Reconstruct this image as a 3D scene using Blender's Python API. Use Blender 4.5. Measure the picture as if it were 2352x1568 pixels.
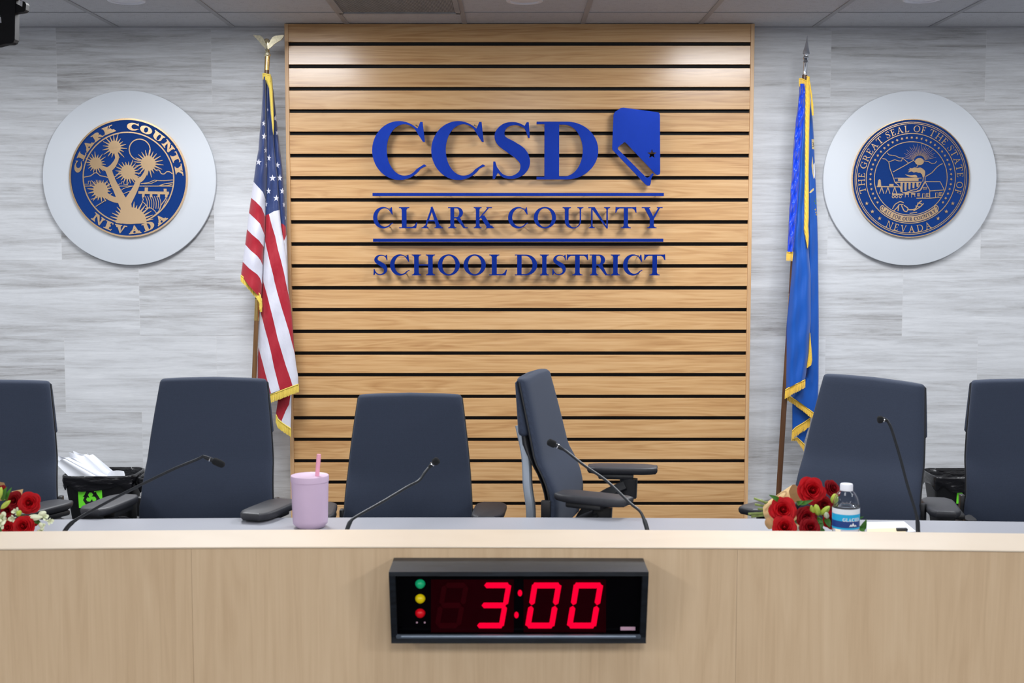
import bpy, bmesh, math, random
import numpy as np
from mathutils import Vector, Matrix
from mathutils.geometry import tessellate_polygon

for o in list(bpy.data.objects):
    bpy.data.objects.remove(o)
SC = bpy.context.scene
COL = SC.collection
PI = math.pi

# ------------------------------------------------------------------ camera
F = 3000.0                 # focal length in pixels of a 2352 x 1568 frame
PITCH = math.radians(4.56)
EYE = 1.63
cS, sS = math.cos(PITCH), math.sin(PITCH)
cam_d = bpy.data.cameras.new('camera')
cam_d.sensor_width = 36.0
cam_d.lens = F / 2352 * 36.0
cam_d.dof.use_dof = True
cam_d.dof.focus_distance = 6.2
cam_d.dof.aperture_fstop = 7.0
cam = bpy.data.objects.new('camera', cam_d)
COL.objects.link(cam)
cam.location = (0, 0, EYE)
cam.rotation_euler = (math.radians(90) - PITCH, 0, 0)
SC.camera = cam

# ------------------------------------------------------------------ light and exposure
SC.view_settings.view_transform = 'Standard'
SC.view_settings.look = 'None'
SC.view_settings.gamma = 1.0
SC.view_settings.use_curve_mapping = False
SC.view_settings.exposure = -0.06
wd = bpy.data.worlds.new('world')
SC.world = wd
wd.use_nodes = True
wd.node_tree.nodes['Background'].inputs[0].default_value = (0.8, 0.88, 1.0, 1)
wd.node_tree.nodes['Background'].inputs[1].default_value = 0.05
CEIL = EYE + 1.108


def area(x, y, sx, sy, power, col=(0.95, 0.97, 1.0)):
    l = bpy.data.lights.new('ceiling_troffer', 'AREA')
    l.shape = 'RECTANGLE'
    l.size, l.size_y = sx, sy
    l.energy = power
    l.color = col
    o = bpy.data.objects.new('ceiling_troffer', l)
    o.location = (x, y, CEIL - 0.02)
    COL.objects.link(o)


for tx in (-1.28, 1.28):
    area(tx, 5.35, 0.58, 1.15, 70)
for tx in (-3.4, 3.4):
    area(tx, 5.35, 0.58, 1.15, 36)
for tx in (-3.0, 0.15, 3.0):
    area(tx, 2.7, 0.58, 1.15, 22)
    area(tx, -0.9, 0.58, 1.15, 80)
    area(tx, -3.2, 0.58, 1.15, 66)


# ------------------------------------------------------------------ helpers
def W(px, py, Y):
    """pixel of the photograph -> point of the world at distance Y"""
    u = (px - 1176) / F
    v = (784 - py) / F
    k = Y / (cS + v * sS)
    return Vector((u * k, Y, EYE + k * (-sS + v * cS)))


def Wz(px, py, z):
    u = (px - 1176) / F
    v = (784 - py) / F
    k = (z - EYE) / (-sS + v * cS)
    return Vector((u * k, k * (cS + v * sS), z))


def ppm(py, Y):
    v = (784 - py) / F
    return F / (Y / (cS + v * sS))


def lin(c):
    r = []
    for x in c[:3]:
        x = x / 255.0
        r.append(x / 12.92 if x <= 0.04045 else ((x + 0.055) / 1.055) ** 2.4)
    return tuple(r) + (1.0,)


class MB:
    def __init__(self):
        self.v, self.f, self.m, self.s = [], [], [], []

    def add(self, verts, faces, mat=0, smooth=False):
        n = len(self.v)
        self.v.extend([tuple(p) for p in verts])
        for f in faces:
            self.f.append(tuple(i + n for i in f))
            self.m.append(mat)
            self.s.append(smooth)

    def box(self, c, size, mat=0, M=None):
        x, y, z = [q / 2 for q in size]
        vs = [Vector((a * x, b * y, d * z)) for a in (-1, 1) for b in (-1, 1) for d in (-1, 1)]
        if M is not None:
            vs = [M @ q for q in vs]
        vs = [q + Vector(c) for q in vs]
        self.add(vs, [(0, 1, 3, 2), (4, 6, 7, 5), (0, 4, 5, 1), (2, 3, 7, 6), (0, 2, 6, 4), (1, 5, 7, 3)], mat)

    def box2(self, a, b, mat=0):
        self.box([(p + q) / 2 for p, q in zip(a, b)], [abs(q - p) for p, q in zip(a, b)], mat)

    def rbox(self, c, size, r, seg=3, mat=0, M=None):
        bm = bmesh.new()
        bmesh.ops.create_cube(bm, size=1.0)
        for q in bm.verts:
            q.co = Vector((q.co.x * size[0], q.co.y * size[1], q.co.z * size[2]))
        bmesh.ops.bevel(bm, geom=bm.edges[:], offset=r, segments=seg, profile=0.5, affect='EDGES')
        self.frombm(bm, c, M, mat)

    def frombm(self, bm, c=(0, 0, 0), M=None, mat=0, smooth=True):
        bm.verts.index_update()
        vs = [(M @ q.co if M is not None else q.co.copy()) + Vector(c) for q in bm.verts]
        self.add(vs, [[q.index for q in f.verts] for f in bm.faces], mat, smooth)
        bm.free()

    def loft(self, rings, cap0=True, cap1=True, closed=True, mat=0, smooth=True):
        n = len(rings[0])
        vs = [p for r in rings for p in r]
        fs = []
        for i in range(len(rings) - 1):
            for j in range(n if closed else n - 1):
                k = (j + 1) % n
                fs.append((i * n + j, i * n + k, (i + 1) * n + k, (i + 1) * n + j))
        if cap0 and closed:
            fs.append(tuple(range(n))[::-1])
        if cap1 and closed:
            fs.append(tuple((len(rings) - 1) * n + j for j in range(n)))
        self.add(vs, fs, mat, smooth)

    def lathe(self, prof, c=(0, 0, 0), n=32, mat=0, M=None, smooth=True):
        rings = []
        for r, z in prof:
            ring = []
            for j in range(n):
                a = 2 * PI * j / n
                p = Vector((r * math.cos(a), r * math.sin(a), z))
                if M is not None:
                    p = M @ p
                ring.append(p + Vector(c))
            rings.append(ring)
        self.loft(rings, prof[0][0] > 1e-5, prof[-1][0] > 1e-5, True, mat, smooth)

    def tube(self, pts, rad, n=10, mat=0, sq=None, smooth=True, up=None):
        pts = [Vector(p) for p in pts]
        rads = rad if isinstance(rad, (list, tuple)) else [rad] * len(pts)
        rings = []
        prev = None
        for i, p in enumerate(pts):
            t = (pts[min(i + 1, len(pts) - 1)] - pts[max(i - 1, 0)]).normalized()
            ref = up if up is not None else (prev if prev is not None else (Vector((0, 0, 1)) if abs(t.z) < 0.9 else Vector((0, 1, 0))))
            a = t.cross(ref)
            if a.length < 1e-6:
                a = t.cross(Vector((1, 0, 0)))
            a.normalize()
            b = a.cross(t).normalized()
            prev = b
            ring = []
            for j in range(n):
                th = 2 * PI * j / n
                ca, sa = math.cos(th), math.sin(th)
                if sq:
                    e = 2 / sq[2]
                    ca = math.copysign(abs(ca) ** e, ca) * sq[0]
                    sa = math.copysign(abs(sa) ** e, sa) * sq[1]
                ring.append(p + (a * ca + b * sa) * rads[i])
            rings.append(ring)
        self.loft(rings, True, True, True, mat, smooth)

    def prism(self, polys, fr, fb, mat=0):
        """polys: outer outline and holes in 2-D; fr / fb map a 2-D point to front / back 3-D point"""
        flat = [p for pl in polys for p in pl]
        tri = tessellate_polygon([[Vector((p[0], p[1], 0)) for p in pl] for pl in polys])
        n = len(flat)
        vs = [fr(p) for p in flat] + [fb(p) for p in flat]
        fs = [tuple(t) for t in tri] + [tuple(i + n for i in t)[::-1] for t in tri]
        o = 0
        for pl in polys:
            m = len(pl)
            for i in range(m):
                j = (i + 1) % m
                fs.append((o + i, o + j, n + o + j, n + o + i))
            o += m
        self.add(vs, fs, mat)

    def build(self, name, mats, parent=None, angle=35, fix=True, loc=None):
        me = bpy.data.meshes.new(name)
        me.from_pydata(self.v, [], self.f)
        if not isinstance(mats, (list, tuple)):
            mats = [mats]
        for m in mats:
            me.materials.append(m)
        me.polygons.foreach_set('material_index', self.m)
        me.polygons.foreach_set('use_smooth', self.s)
        me.validate()
        if fix:
            bm = bmesh.new()
            bm.from_mesh(me)
            bmesh.ops.recalc_face_normals(bm, faces=bm.faces[:])
            bm.to_mesh(me)
            bm.free()
        if any(self.s):
            me.set_sharp_from_angle(angle=math.radians(angle))
        me.update()
        o = bpy.data.objects.new(name, me)
        COL.objects.link(o)
        if parent is not None:
            o.parent = parent
        if loc is not None:
            o.location = loc
        return o


def tag(o, label=None, cat=None, group=None, kind=None):
    if label:
        o['label'] = label
    if cat:
        o['category'] = cat
    if group:
        o['group'] = group
    if kind:
        o['kind'] = kind
    return o


def thing(name, label, cat, loc=(0, 0, 0), rz=0.0, group=None):
    o = bpy.data.objects.new(name, None)
    o.empty_display_size = 0.05
    o.location = loc
    o.rotation_euler = (0, 0, rz)
    COL.objects.link(o)
    return tag(o, label, cat, group)


def catmull(pts, n=6, closed=False):
    pts = [tuple(p) for p in pts]
    m = len(pts)
    out = []
    rng = m if closed else m - 1
    for i in range(rng):
        if closed:
            p0, p1, p2, p3 = pts[i - 1], pts[i], pts[(i + 1) % m], pts[(i + 2) % m]
        else:
            p0, p1, p2, p3 = pts[max(i - 1, 0)], pts[i], pts[i + 1], pts[min(i + 2, m - 1)]
        for k in range(n):
            t = k / n
            out.append(tuple(0.5 * (2 * b + (c - a) * t + (2 * a - 5 * b + 4 * c - d) * t * t + (3 * b - a - 3 * c + d) * t ** 3)
                             for a, b, c, d in zip(p0, p1, p2, p3)))
    if not closed:
        out.append(pts[-1])
    return out


def strip2d(pts, w):
    """outline of a 2-D stroke of varying width"""
    ws = w if isinstance(w, (list, tuple)) else [w] * len(pts)
    L, R = [], []
    for i, p in enumerate(pts):
        a = pts[max(i - 1, 0)]
        b = pts[min(i + 1, len(pts) - 1)]
        dx, dy = b[0] - a[0], b[1] - a[1]
        q = math.hypot(dx, dy) or 1
        nx, ny = -dy / q, dx / q
        L.append((p[0] + nx * ws[i] / 2, p[1] + ny * ws[i] / 2))
        R.append((p[0] - nx * ws[i] / 2, p[1] - ny * ws[i] / 2))
    return L + R[::-1]


def arc2d(cx, cy, rx, ry, a0, a1, n=28):
    return [(cx + rx * math.cos(math.radians(a0 + (a1 - a0) * i / n)),
             cy + ry * math.sin(math.radians(a0 + (a1 - a0) * i / n))) for i in range(n + 1)]


def star2d(cx, cy, r, rot=90, ratio=0.4):
    return [(cx + (r if i % 2 == 0 else r * ratio) * math.cos(math.radians(rot + 36 * i)),
             cy + (r if i % 2 == 0 else r * ratio) * math.sin(math.radians(rot + 36 * i))) for i in range(10)]


# ------------------------------------------------------------------ materials
def newmat(name):
    m = bpy.data.materials.new(name)
    m.use_nodes = True
    nt = m.node_tree
    return m, nt, nt.nodes['Principled BSDF']


def pmat(name, col, rough=0.5, metal=0.0, var=0.08, scale=20.0, stretch=(1, 1, 1), bump=0.0, bscale=None, spec=0.5, sheen=0.0, emit=None, estr=1.0, coat=0.0, trans=0.0, ior=1.45, bdist=0.002):
    m, nt, b = newmat(name)
    c = lin(col)
    N, Lk = nt.nodes, nt.links
    tc = N.new('ShaderNodeTexCoord')
    mp = N.new('ShaderNodeMapping')
    mp.inputs['Scale'].default_value = stretch
    Lk.new(tc.outputs['Object'], mp.inputs['Vector'])
    no = N.new('ShaderNodeTexNoise')
    no.inputs['Scale'].default_value = scale
    no.inputs['Detail'].default_value = 4
    Lk.new(mp.outputs[0], no.inputs['Vector'])
    rp = N.new('ShaderNodeValToRGB')
    rp.color_ramp.elements[0].position = 0.3
    rp.color_ramp.elements[1].position = 0.7
    rp.color_ramp.elements[0].color = tuple(x * (1 - var) for x in c[:3]) + (1,)
    rp.color_ramp.elements[1].color = tuple(min(1, x * (1 + var)) for x in c[:3]) + (1,)
    Lk.new(no.outputs['Fac'], rp.inputs['Fac'])
    Lk.new(rp.outputs['Color'], b.inputs['Base Color'])
    b.inputs['Roughness'].default_value = rough
    b.inputs['Metallic'].default_value = metal
    b.inputs['Specular IOR Level'].default_value = spec
    b.inputs['IOR'].default_value = ior
    if sheen:
        b.inputs['Sheen Weight'].default_value = sheen
    if coat:
        b.inputs['Coat Weight'].default_value = coat
        b.inputs['Coat Roughness'].default_value = 0.15
    if trans:
        b.inputs['Transmission Weight'].default_value = trans
    if emit:
        b.inputs['Emission Color'].default_value = lin(emit)
        b.inputs['Emission Strength'].default_value = estr
    if bump:
        bn = N.new('ShaderNodeTexNoise')
        bn.inputs['Scale'].default_value = bscale or scale * 4
        bn.inputs['Detail'].default_value = 3
        Lk.new(mp.outputs[0], bn.inputs['Vector'])
        bp = N.new('ShaderNodeBump')
        bp.inputs['Strength'].default_value = bump
        bp.inputs['Distance'].default_value = bdist
        Lk.new(bn.outputs['Fac'], bp.inputs['Height'])
        Lk.new(bp.outputs[0], b.inputs['Normal'])
    return m


def math_node(nt, op, a, b=None):
    n = nt.nodes.new('ShaderNodeMath')
    n.operation = op
    for i, x in enumerate((a, b)):
        if x is None:
            continue
        if isinstance(x, (int, float)):
            n.inputs[i].default_value = x
        else:
            nt.links.new(x, n.inputs[i])
    return n.outputs[0]


def mixcol(nt, fac, a, b, mode='MIX'):
    n = nt.nodes.new('ShaderNodeMix')
    n.data_type = 'RGBA'
    n.blend_type = mode
    for sock, x in ((n.inputs[0], fac), (n.inputs[6], a), (n.inputs[7], b)):
        if isinstance(x, (int, float, tuple)):
            sock.default_value = x
        else:
            nt.links.new(x, sock)
    return n.outputs[2]


def ramp(nt, fac, stops):
    n = nt.nodes.new('ShaderNodeValToRGB')
    e = n.color_ramp.elements
    while len(e) < len(stops):
        e.new(0.5)
    for q, (p, c) in zip(e, stops):
        q.position = p
        q.color = c if len(c) == 4 else tuple(c) + (1,)
    nt.links.new(fac, n.inputs['Fac'])
    return n.outputs['Color']


def noise(nt, vec, scale, detail=4, rough=0.5, dist=0.0, dim='3D', w=None):
    n = nt.nodes.new('ShaderNodeTexNoise')
    n.noise_dimensions = dim
    n.inputs['Scale'].default_value = scale
    n.inputs['Detail'].default_value = detail
    n.inputs['Roughness'].default_value = rough
    n.inputs['Distortion'].default_value = dist
    nt.links.new(vec, n.inputs['Vector'])
    if w is not None:
        nt.links.new(w, n.inputs['W'])
    return n.outputs['Fac']


def mapped(nt, scale=(1, 1, 1), loc=(0, 0, 0), rot=(0, 0, 0)):
    tc = nt.nodes.new('ShaderNodeTexCoord')
    mp = nt.nodes.new('ShaderNodeMapping')
    mp.inputs['Scale'].default_value = scale
    mp.inputs['Location'].default_value = loc
    mp.inputs['Rotation'].default_value = rot
    nt.links.new(tc.outputs['Object'], mp.inputs['Vector'])
    return mp.outputs[0]


WALLY = 7.005
PANY = 6.89
# tile joints measured on the wall
zj = [W(297, y, WALLY).z for y in (240.6, 597, 773, 947, 1118)]
TILE_H = (zj[0] - zj[4]) / 5
XJ0 = W(130, 150, WALLY).x
TILE_W = (W(2264, 150, WALLY).x - W(130, 150, WALLY).x) / 6


def stone_mat():
    m, nt, b = newmat('veined_stone_tile')
    tc = nt.nodes.new('ShaderNodeTexCoord')
    sx = nt.nodes.new('ShaderNodeSeparateXYZ')
    nt.links.new(tc.outputs['Object'], sx.inputs[0])
    X, Z = sx.outputs['X'], sx.outputs['Z']
    row = math_node(nt, 'DIVIDE', math_node(nt, 'SUBTRACT', Z, zj[4] - 6 * TILE_H), TILE_H)
    rowi = math_node(nt, 'FLOOR', row)
    fz = math_node(nt, 'FRACT', row)
    half = math_node(nt, 'MULTIPLY', math_node(nt, 'MODULO', rowi, 2.0), 0.5)
    colv = math_node(nt, 'ADD', math_node(nt, 'DIVIDE', math_node(nt, 'SUBTRACT', X, XJ0 - 20 * TILE_W), TILE_W), math_node(nt, 'ADD', half, 0.5))
    coli = math_node(nt, 'FLOOR', colv)
    fx = math_node(nt, 'FRACT', colv)
    cx = nt.nodes.new('ShaderNodeCombineXYZ')
    nt.links.new(coli, cx.inputs[0])
    nt.links.new(rowi, cx.inputs[1])
    wn = nt.nodes.new('ShaderNodeTexWhiteNoise')
    wn.noise_dimensions = '2D'
    nt.links.new(cx.outputs[0], wn.inputs['Vector'])
    rnd = wn.outputs['Value']
    w = math_node(nt, 'MULTIPLY', rnd, 37.0)
    v1 = mapped(nt, (0.7, 1, 9))
    n1 = noise(nt, v1, 1.5, 6, 0.6, 0.4, '4D', w)
    v2 = mapped(nt, (1.5, 1, 26))
    n2 = noise(nt, v2, 1.6, 6, 0.62, 1.1, '4D', w)
    v3 = mapped(nt, (12, 1, 130))
    n3 = noise(nt, v3, 2.0, 5, 0.75, 0.6, '4D', w)
    t = math_node(nt, 'ADD', math_node(nt, 'MULTIPLY', n1, 0.42), math_node(nt, 'ADD', math_node(nt, 'MULTIPLY', n2, 0.40), math_node(nt, 'MULTIPLY', n3, 0.16)))
    t = math_node(nt, 'ADD', t, math_node(nt, 'MULTIPLY', math_node(nt, 'SUBTRACT', rnd, 0.5), 0.07))
    c = ramp(nt, t, [(0.34, lin((142, 140, 139))), (0.44, lin((184, 185, 187))), (0.52, lin((201, 203, 206))), (0.64, lin((218, 220, 223)))])
    ex = math_node(nt, 'MULTIPLY', math_node(nt, 'MINIMUM', fx, math_node(nt, 'SUBTRACT', 1.0, fx)), TILE_W)
    ez = math_node(nt, 'MULTIPLY', math_node(nt, 'MINIMUM', fz, math_node(nt, 'SUBTRACT', 1.0, fz)), TILE_H)
    e = math_node(nt, 'MINIMUM', ex, ez)
    joint = math_node(nt, 'LESS_THAN', e, 0.0011)
    c2 = mixcol(nt, math_node(nt, 'MULTIPLY', joint, 0.55), c, lin((205, 205, 206)))
    nt.links.new(c2, b.inputs['Base Color'])
    b.inputs['Roughness'].default_value = 0.55
    bp = nt.nodes.new('ShaderNodeBump')
    bp.inputs['Strength'].default_value = 0.15
    bp.inputs['Distance'].default_value = 0.002
    nt.links.new(math_node(nt, 'SUBTRACT', n2, math_node(nt, 'MULTIPLY', joint, 0.4)), bp.inputs['Height'])
    nt.links.new(bp.outputs[0], b.inputs['Normal'])
    return m


def wood_mat(name, light, mid, dark, axis, rough, band=None, fig=1.0, spec=0.5, soft=1.0):
    """axis: 0 grain along x, 2 grain along z; band: height of one board for per-board variation"""
    m, nt, b = newmat(name)
    tc = nt.nodes.new('ShaderNodeTexCoord')
    sx = nt.nodes.new('ShaderNodeSeparateXYZ')
    nt.links.new(tc.outputs['Object'], sx.inputs[0])
    if band:
        w = math_node(nt, 'MULTIPLY', math_node(nt, 'FLOOR', math_node(nt, 'DIVIDE', math_node(nt, 'SUBTRACT', sx.outputs['Z'], band[0]), band[1])), 7.31)
    else:
        w = math_node(nt, 'MULTIPLY', sx.outputs['Y'], 0.0)
    s1 = (0.5, 1, 7) if axis == 0 else (7, 1, 0.5)
    s2 = (1.5, 1, 60 / soft) if axis == 0 else (60 / soft, 1, 1.5)
    s3 = (6, 1, 320) if axis == 0 else (320, 1, 6)
    n1 = noise(nt, mapped(nt, s1), 1.6, 3, 0.5, 0.8 * fig, '4D', w)
    rings = math_node(nt, 'FRACT', math_node(nt, 'MULTIPLY', n1, 9.0))
    rings = math_node(nt, 'ABSOLUTE', math_node(nt, 'SUBTRACT', math_node(nt, 'MULTIPLY', rings, 2.0), 1.0))
    n2 = noise(nt, mapped(nt, s2), 1.5, 4, 0.6, 0.3, '4D', w)
    n3 = noise(nt, mapped(nt, s3), 1.2, 2, 0.6, 0.0, '4D', w)
    t = math_node(nt, 'ADD', math_node(nt, 'MULTIPLY', n1, 0.30), math_node(nt, 'ADD', math_node(nt, 'MULTIPLY', n2, 0.42), math_node(nt, 'MULTIPLY', n3, 0.16)))
    t = math_node(nt, 'ADD', t, math_node(nt, 'MULTIPLY', math_node(nt, 'SUBTRACT', rings, 0.5), 0.10 * fig))
    c = ramp(nt, t, [(0.44 - .14 * soft, lin(dark)), (0.44, lin(mid)), (0.44 + .14 * soft, lin(light))])
    nt.links.new(c, b.inputs['Base Color'])
    b.inputs['Roughness'].default_value = rough
    b.inputs['Specular IOR Level'].default_value = spec
    bp = nt.nodes.new('ShaderNodeBump')
    bp.inputs['Strength'].default_value = 0.06
    bp.inputs['Distance'].default_value = 0.001
    nt.links.new(n3, bp.inputs['Height'])
    nt.links.new(bp.outputs[0], b.inputs['Normal'])
    return m


def weave_mat(name, col, rough, scale, strength, var, sheen=0.3):
    m, nt, b = newmat(name)
    c = lin(col)
    v = mapped(nt)
    chk = nt.nodes.new('ShaderNodeTexWave')
    chk.wave_type = 'BANDS'
    chk.bands_direction = 'X'
    chk.inputs['Scale'].default_value = scale
    chk.inputs['Distortion'].default_value = 1.5
    nt.links.new(v, chk.inputs['Vector'])
    ch2 = nt.nodes.new('ShaderNodeTexWave')
    ch2.bands_direction = 'Z'
    ch2.inputs['Scale'].default_value = scale
    ch2.inputs['Distortion'].default_value = 1.5
    nt.links.new(v, ch2.inputs['Vector'])
    n = noise(nt, v, scale * 2.5, 3, 0.6)
    h = math_node(nt, 'ADD', math_node(nt, 'MULTIPLY', math_node(nt, 'MULTIPLY', chk.outputs['Fac'], ch2.outputs['Fac']), 0.6), math_node(nt, 'MULTIPLY', n, 0.6))
    cc = ramp(nt, h, [(0.2, tuple(x * (1 - var) for x in c[:3])), (0.8, tuple(x * (1 + var) for x in c[:3]))])
    nt.links.new(cc, b.inputs['Base Color'])
    b.inputs['Roughness'].default_value = rough
    b.inputs['Sheen Weight'].default_value = sheen
    b.inputs['Sheen Roughness'].default_value = 0.4
    b.inputs['Specular IOR Level'].default_value = 0.25
    bp = nt.nodes.new('ShaderNodeBump')
    bp.inputs['Strength'].default_value = strength
    bp.inputs['Distance'].default_value = 0.0012
    nt.links.new(h, bp.inputs['Height'])
    nt.links.new(bp.outputs[0], b.inputs['Normal'])
    return m


def attr_cloth(name, rough, sheen, wr=0.25, wscale=60):
    m, nt, b = newmat(name)
    a = nt.nodes.new('ShaderNodeAttribute')
    a.attribute_name = 'Dye'
    v = mapped(nt)
    n = noise(nt, v, 900, 2, 0.5)
    c = mixcol(nt, 0.10, a.outputs['Color'], ramp(nt, n, [(0.3, (0, 0, 0)), (0.7, (1, 1, 1))]), 'SOFT_LIGHT')
    nt.links.new(c, b.inputs['Base Color'])
    b.inputs['Roughness'].default_value = rough
    b.inputs['Sheen Weight'].default_value = sheen
    b.inputs['Specular IOR Level'].default_value = 0.4
    n2 = noise(nt, mapped(nt, (1, 1, 0.55), rot=(0, 0.5, 0)), wscale, 2, 0.5)
    bp = nt.nodes.new('ShaderNodeBump')
    bp.inputs['Strength'].default_value = wr
    bp.inputs['Distance'].default_value = 0.006
    nt.links.new(n2, bp.inputs['Height'])
    nt.links.new(bp.outputs[0], b.inputs['Normal'])
    return m


def tile_mat():
    m, nt, b = newmat('acoustic_ceiling_tile')
    v = mapped(nt)
    n = noise(nt, v, 260, 2, 0.6)
    n2 = noise(nt, v, 40, 3, 0.6)
    c = ramp(nt, math_node(nt, 'ADD', math_node(nt, 'MULTIPLY', n, 0.7), math_node(nt, 'MULTIPLY', n2, 0.3)), [(0.33, lin((140, 141, 144))), (0.42, lin((200, 202, 206))), (0.7, lin((209, 211, 215)))])
    nt.links.new(c, b.inputs['Base Color'])
    b.inputs['Roughness'].default_value = 0.9
    return m


M_stone = stone_mat()
M_tile = tile_mat()
M_slat = wood_mat('oak_slat', (214, 174, 126), (202, 159, 109), (176, 130, 84), 0, 0.21, (0, 1), 1.0, 0.5)
M_stile = wood_mat('oak_stile', (218, 180, 137), (206, 166, 121), (182, 138, 96), 2, 0.45, None, 0.6)
M_desk = wood_mat('maple_laminate', (229, 201, 165), (218, 188, 151), (200, 168, 131), 2, 0.45, None, 1.0, 0.4, 1.9)
M_ledge_toplit = wood_mat('maple_ledge_toplit', (226, 211, 191), (220, 203, 181), (207, 189, 166), 0, 0.38, None, 0.8, 0.5, 1.9)  # same maple as the desk front, paler: light from above put into the colour
M_black = pmat('gap_black', (12, 12, 14), 0.8, var=0.2)
M_white = pmat('white_panel_board', (210, 215, 221), 0.5, var=0.01, scale=3)
M_blue = pmat('seal_blue_enamel', (0, 50, 118), 0.45, var=0.06, scale=120, bump=0.15, bscale=700, spec=0.2)
M_bronze = pmat('polished_bronze', (240, 204, 160), 0.17, 1.0, var=0.06, scale=60, stretch=(30, 1, 1))
M_ink = pmat('scroll_dark', (40, 48, 86), 0.5)
M_letter = pmat('brushed_blue_metal', (0, 45, 146), 0.2, 0.7, var=0.05, scale=40, stretch=(12, 1, 0.6), bump=0.15, bscale=200, spec=0.6)
M_pin = pmat('pin_steel', (120, 116, 110), 0.4, 0.8)
M_carpet = pmat('carpet_grey', (62, 64, 70), 0.95, var=0.25, scale=300, bump=0.4)
M_paint = pmat('wall_paint', (176, 177, 180), 0.8, var=0.02)
M_grid = pmat('ceiling_tee', (168, 169, 173), 0.5, var=0.02)
M_chair = weave_mat('slate_blue_upholstery', (57, 65, 82), 0.9, 130, 0.25, 0.16, 0.06)
M_cap = weave_mat('slate_blue_upholstery_rear', (54, 62, 79), 0.9, 130, 0.25, 0.16, 0.06)
M_plastic = pmat('black_plastic', (34, 35, 38), 0.45, var=0.12, scale=80, bump=0.1, bscale=600)
M_matte = pmat('matt_black_steel', (16, 16, 19), 0.7, var=0.1, spec=0.2)
M_pad = pmat('soft_arm_pad', (48, 49, 54), 0.5, var=0.10, scale=60, bump=0.1, bscale=900)
M_silver = pmat('silver_painted_metal', (172, 184, 198), 0.35, 0.4, var=0.05)
M_worktop = pmat('grey_laminate_top', (160, 162, 170), 0.4, var=0.03, scale=200)
M_lilac = pmat('lilac_matte_plastic', (206, 182, 207), 0.42, var=0.02)
M_pink = pmat('pink_straw', (238, 168, 190), 0.3, var=0.04)
M_mic = pmat('microphone_black', (30, 33, 38), 0.42, 0.3, var=0.1)
M_foam = pmat('foam_black', (22, 24, 27), 0.95, var=0.3, scale=900, bump=0.8, bscale=1400)
M_bag = pmat('bin_liner_black', (18, 18, 21), 0.25, var=0.1, scale=14, stretch=(1, 1, 3.5), bump=0.8, bscale=12, spec=0.6, bdist=0.008)
M_bin = pmat('bin_black_plastic', (26, 26, 28), 0.5, var=0.1)
M_green = pmat('recycling_green', (112, 232, 52), 0.5, var=0.03)
M_paper = pmat('white_paper', (236, 239, 246), 0.7, var=0.02)
M_manila = pmat('manila_card', (232, 214, 178), 0.7, var=0.03)
M_kraft = pmat('kraft_paper', (214, 180, 128), 0.75, var=0.08, scale=30, bump=0.2)
M_rose = pmat('rose_red', (178, 4, 18), 0.6, var=0.2, scale=60, spec=0.25)
M_rose_shaded = pmat('rose_red_shaded', (134, 2, 16), 0.6, var=0.22, scale=60, spec=0.25)  # same roses in a darker red, mostly shade put into the colour
M_leaf = pmat('leaf_green', (66, 120, 44), 0.45, var=0.3, scale=50)
M_bud = pmat('bud_lime', (186, 206, 84), 0.5, var=0.2, scale=60)
M_cream = pmat('petal_cream', (232, 238, 206), 0.5, var=0.12, scale=60)
M_stem = pmat('stem_green', (122, 138, 70), 0.55, var=0.25, scale=80)
M_brass = pmat('brass', (212, 178, 112), 0.25, 1.0, var=0.06)
M_palegold = pmat('pale_gold_metal', (222, 214, 184), 0.28, 1.0, var=0.15, scale=120, bump=0.25, bscale=420)
M_chrome = pmat('chrome', (214, 218, 224), 0.12, 1.0, var=0.02)
M_walnut = wood_mat('walnut_pole', (98, 66, 42), (82, 54, 34), (58, 38, 24), 2, 0.35, None, 0.5)
M_oakpole = wood_mat('brown_pole', (122, 88, 52), (108, 76, 44), (84, 58, 32), 2, 0.35, None, 0.5)
M_gold = pmat('gold_thread', (238, 192, 62), 0.5, var=0.22, scale=500, sheen=0.3, bump=0.7, bscale=500)
M_goldy = pmat('yellow_gold_thread', (226, 200, 84), 0.5, var=0.2, scale=500, sheen=0.3, bump=0.7, bscale=500)
M_usflag = attr_cloth('nylon_flag', 0.5, 0.3, 0.25, 60)
M_nvflag = attr_cloth('satin_flag', 0.45, 0.2, 0.12, 40)
M_satin = attr_cloth('satin_sleeve', 0.32, 0.2, 0.9, 46)
M_clock = pmat('black_stained_wood', (22, 26, 32), 0.45, var=0.6, scale=14, stretch=(1, 8, 8), bump=0.2)
M_lens = pmat('dark_lens', (4, 3, 5), 0.15, var=0.1, spec=0.12)
M_redlens = pmat('dark_red_lens', (38, 0, 5), 0.25, var=0.1, spec=0.08)
M_ghost = pmat('unlit_segment', (54, 3, 10), 0.3, var=0.1, spec=0.08)
M_led = pmat('lit_red_segment', (60, 0, 5), 0.4, spec=0.05, emit=(255, 0, 50), estr=1.2)
M_amb = pmat('amber_lamp', (214, 190, 10), 0.25, var=0.05, emit=(214, 190, 0), estr=0.25)
M_grn = pmat('green_lamp', (20, 165, 110), 0.25, var=0.05, emit=(10, 165, 105), estr=0.25)
M_redl = pmat('red_lamp', (200, 8, 24), 0.25, var=0.05, emit=(200, 0, 20), estr=0.25)
M_rail = pmat('steel_rail', (112, 122, 134), 0.35, 0.6, var=0.08)
M_pinkbar = pmat('pink_marking', (214, 172, 190), 0.5)
M_vent = pmat('vent_grey', (160, 162, 166), 0.6, var=0.1)
M_ventb = pmat('vent_back', (112, 114, 118), 0.8)
M_trimw = pmat('downlight_trim', (236, 238, 246), 0.35, var=0.03)
M_pet = pmat('clear_pet', (250, 252, 255), 0.03, var=0.0, trans=1.0, ior=1.25)
M_water = pmat('water', (250, 252, 255), 0.0, var=0.0, trans=1.0, ior=1.33)
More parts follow.
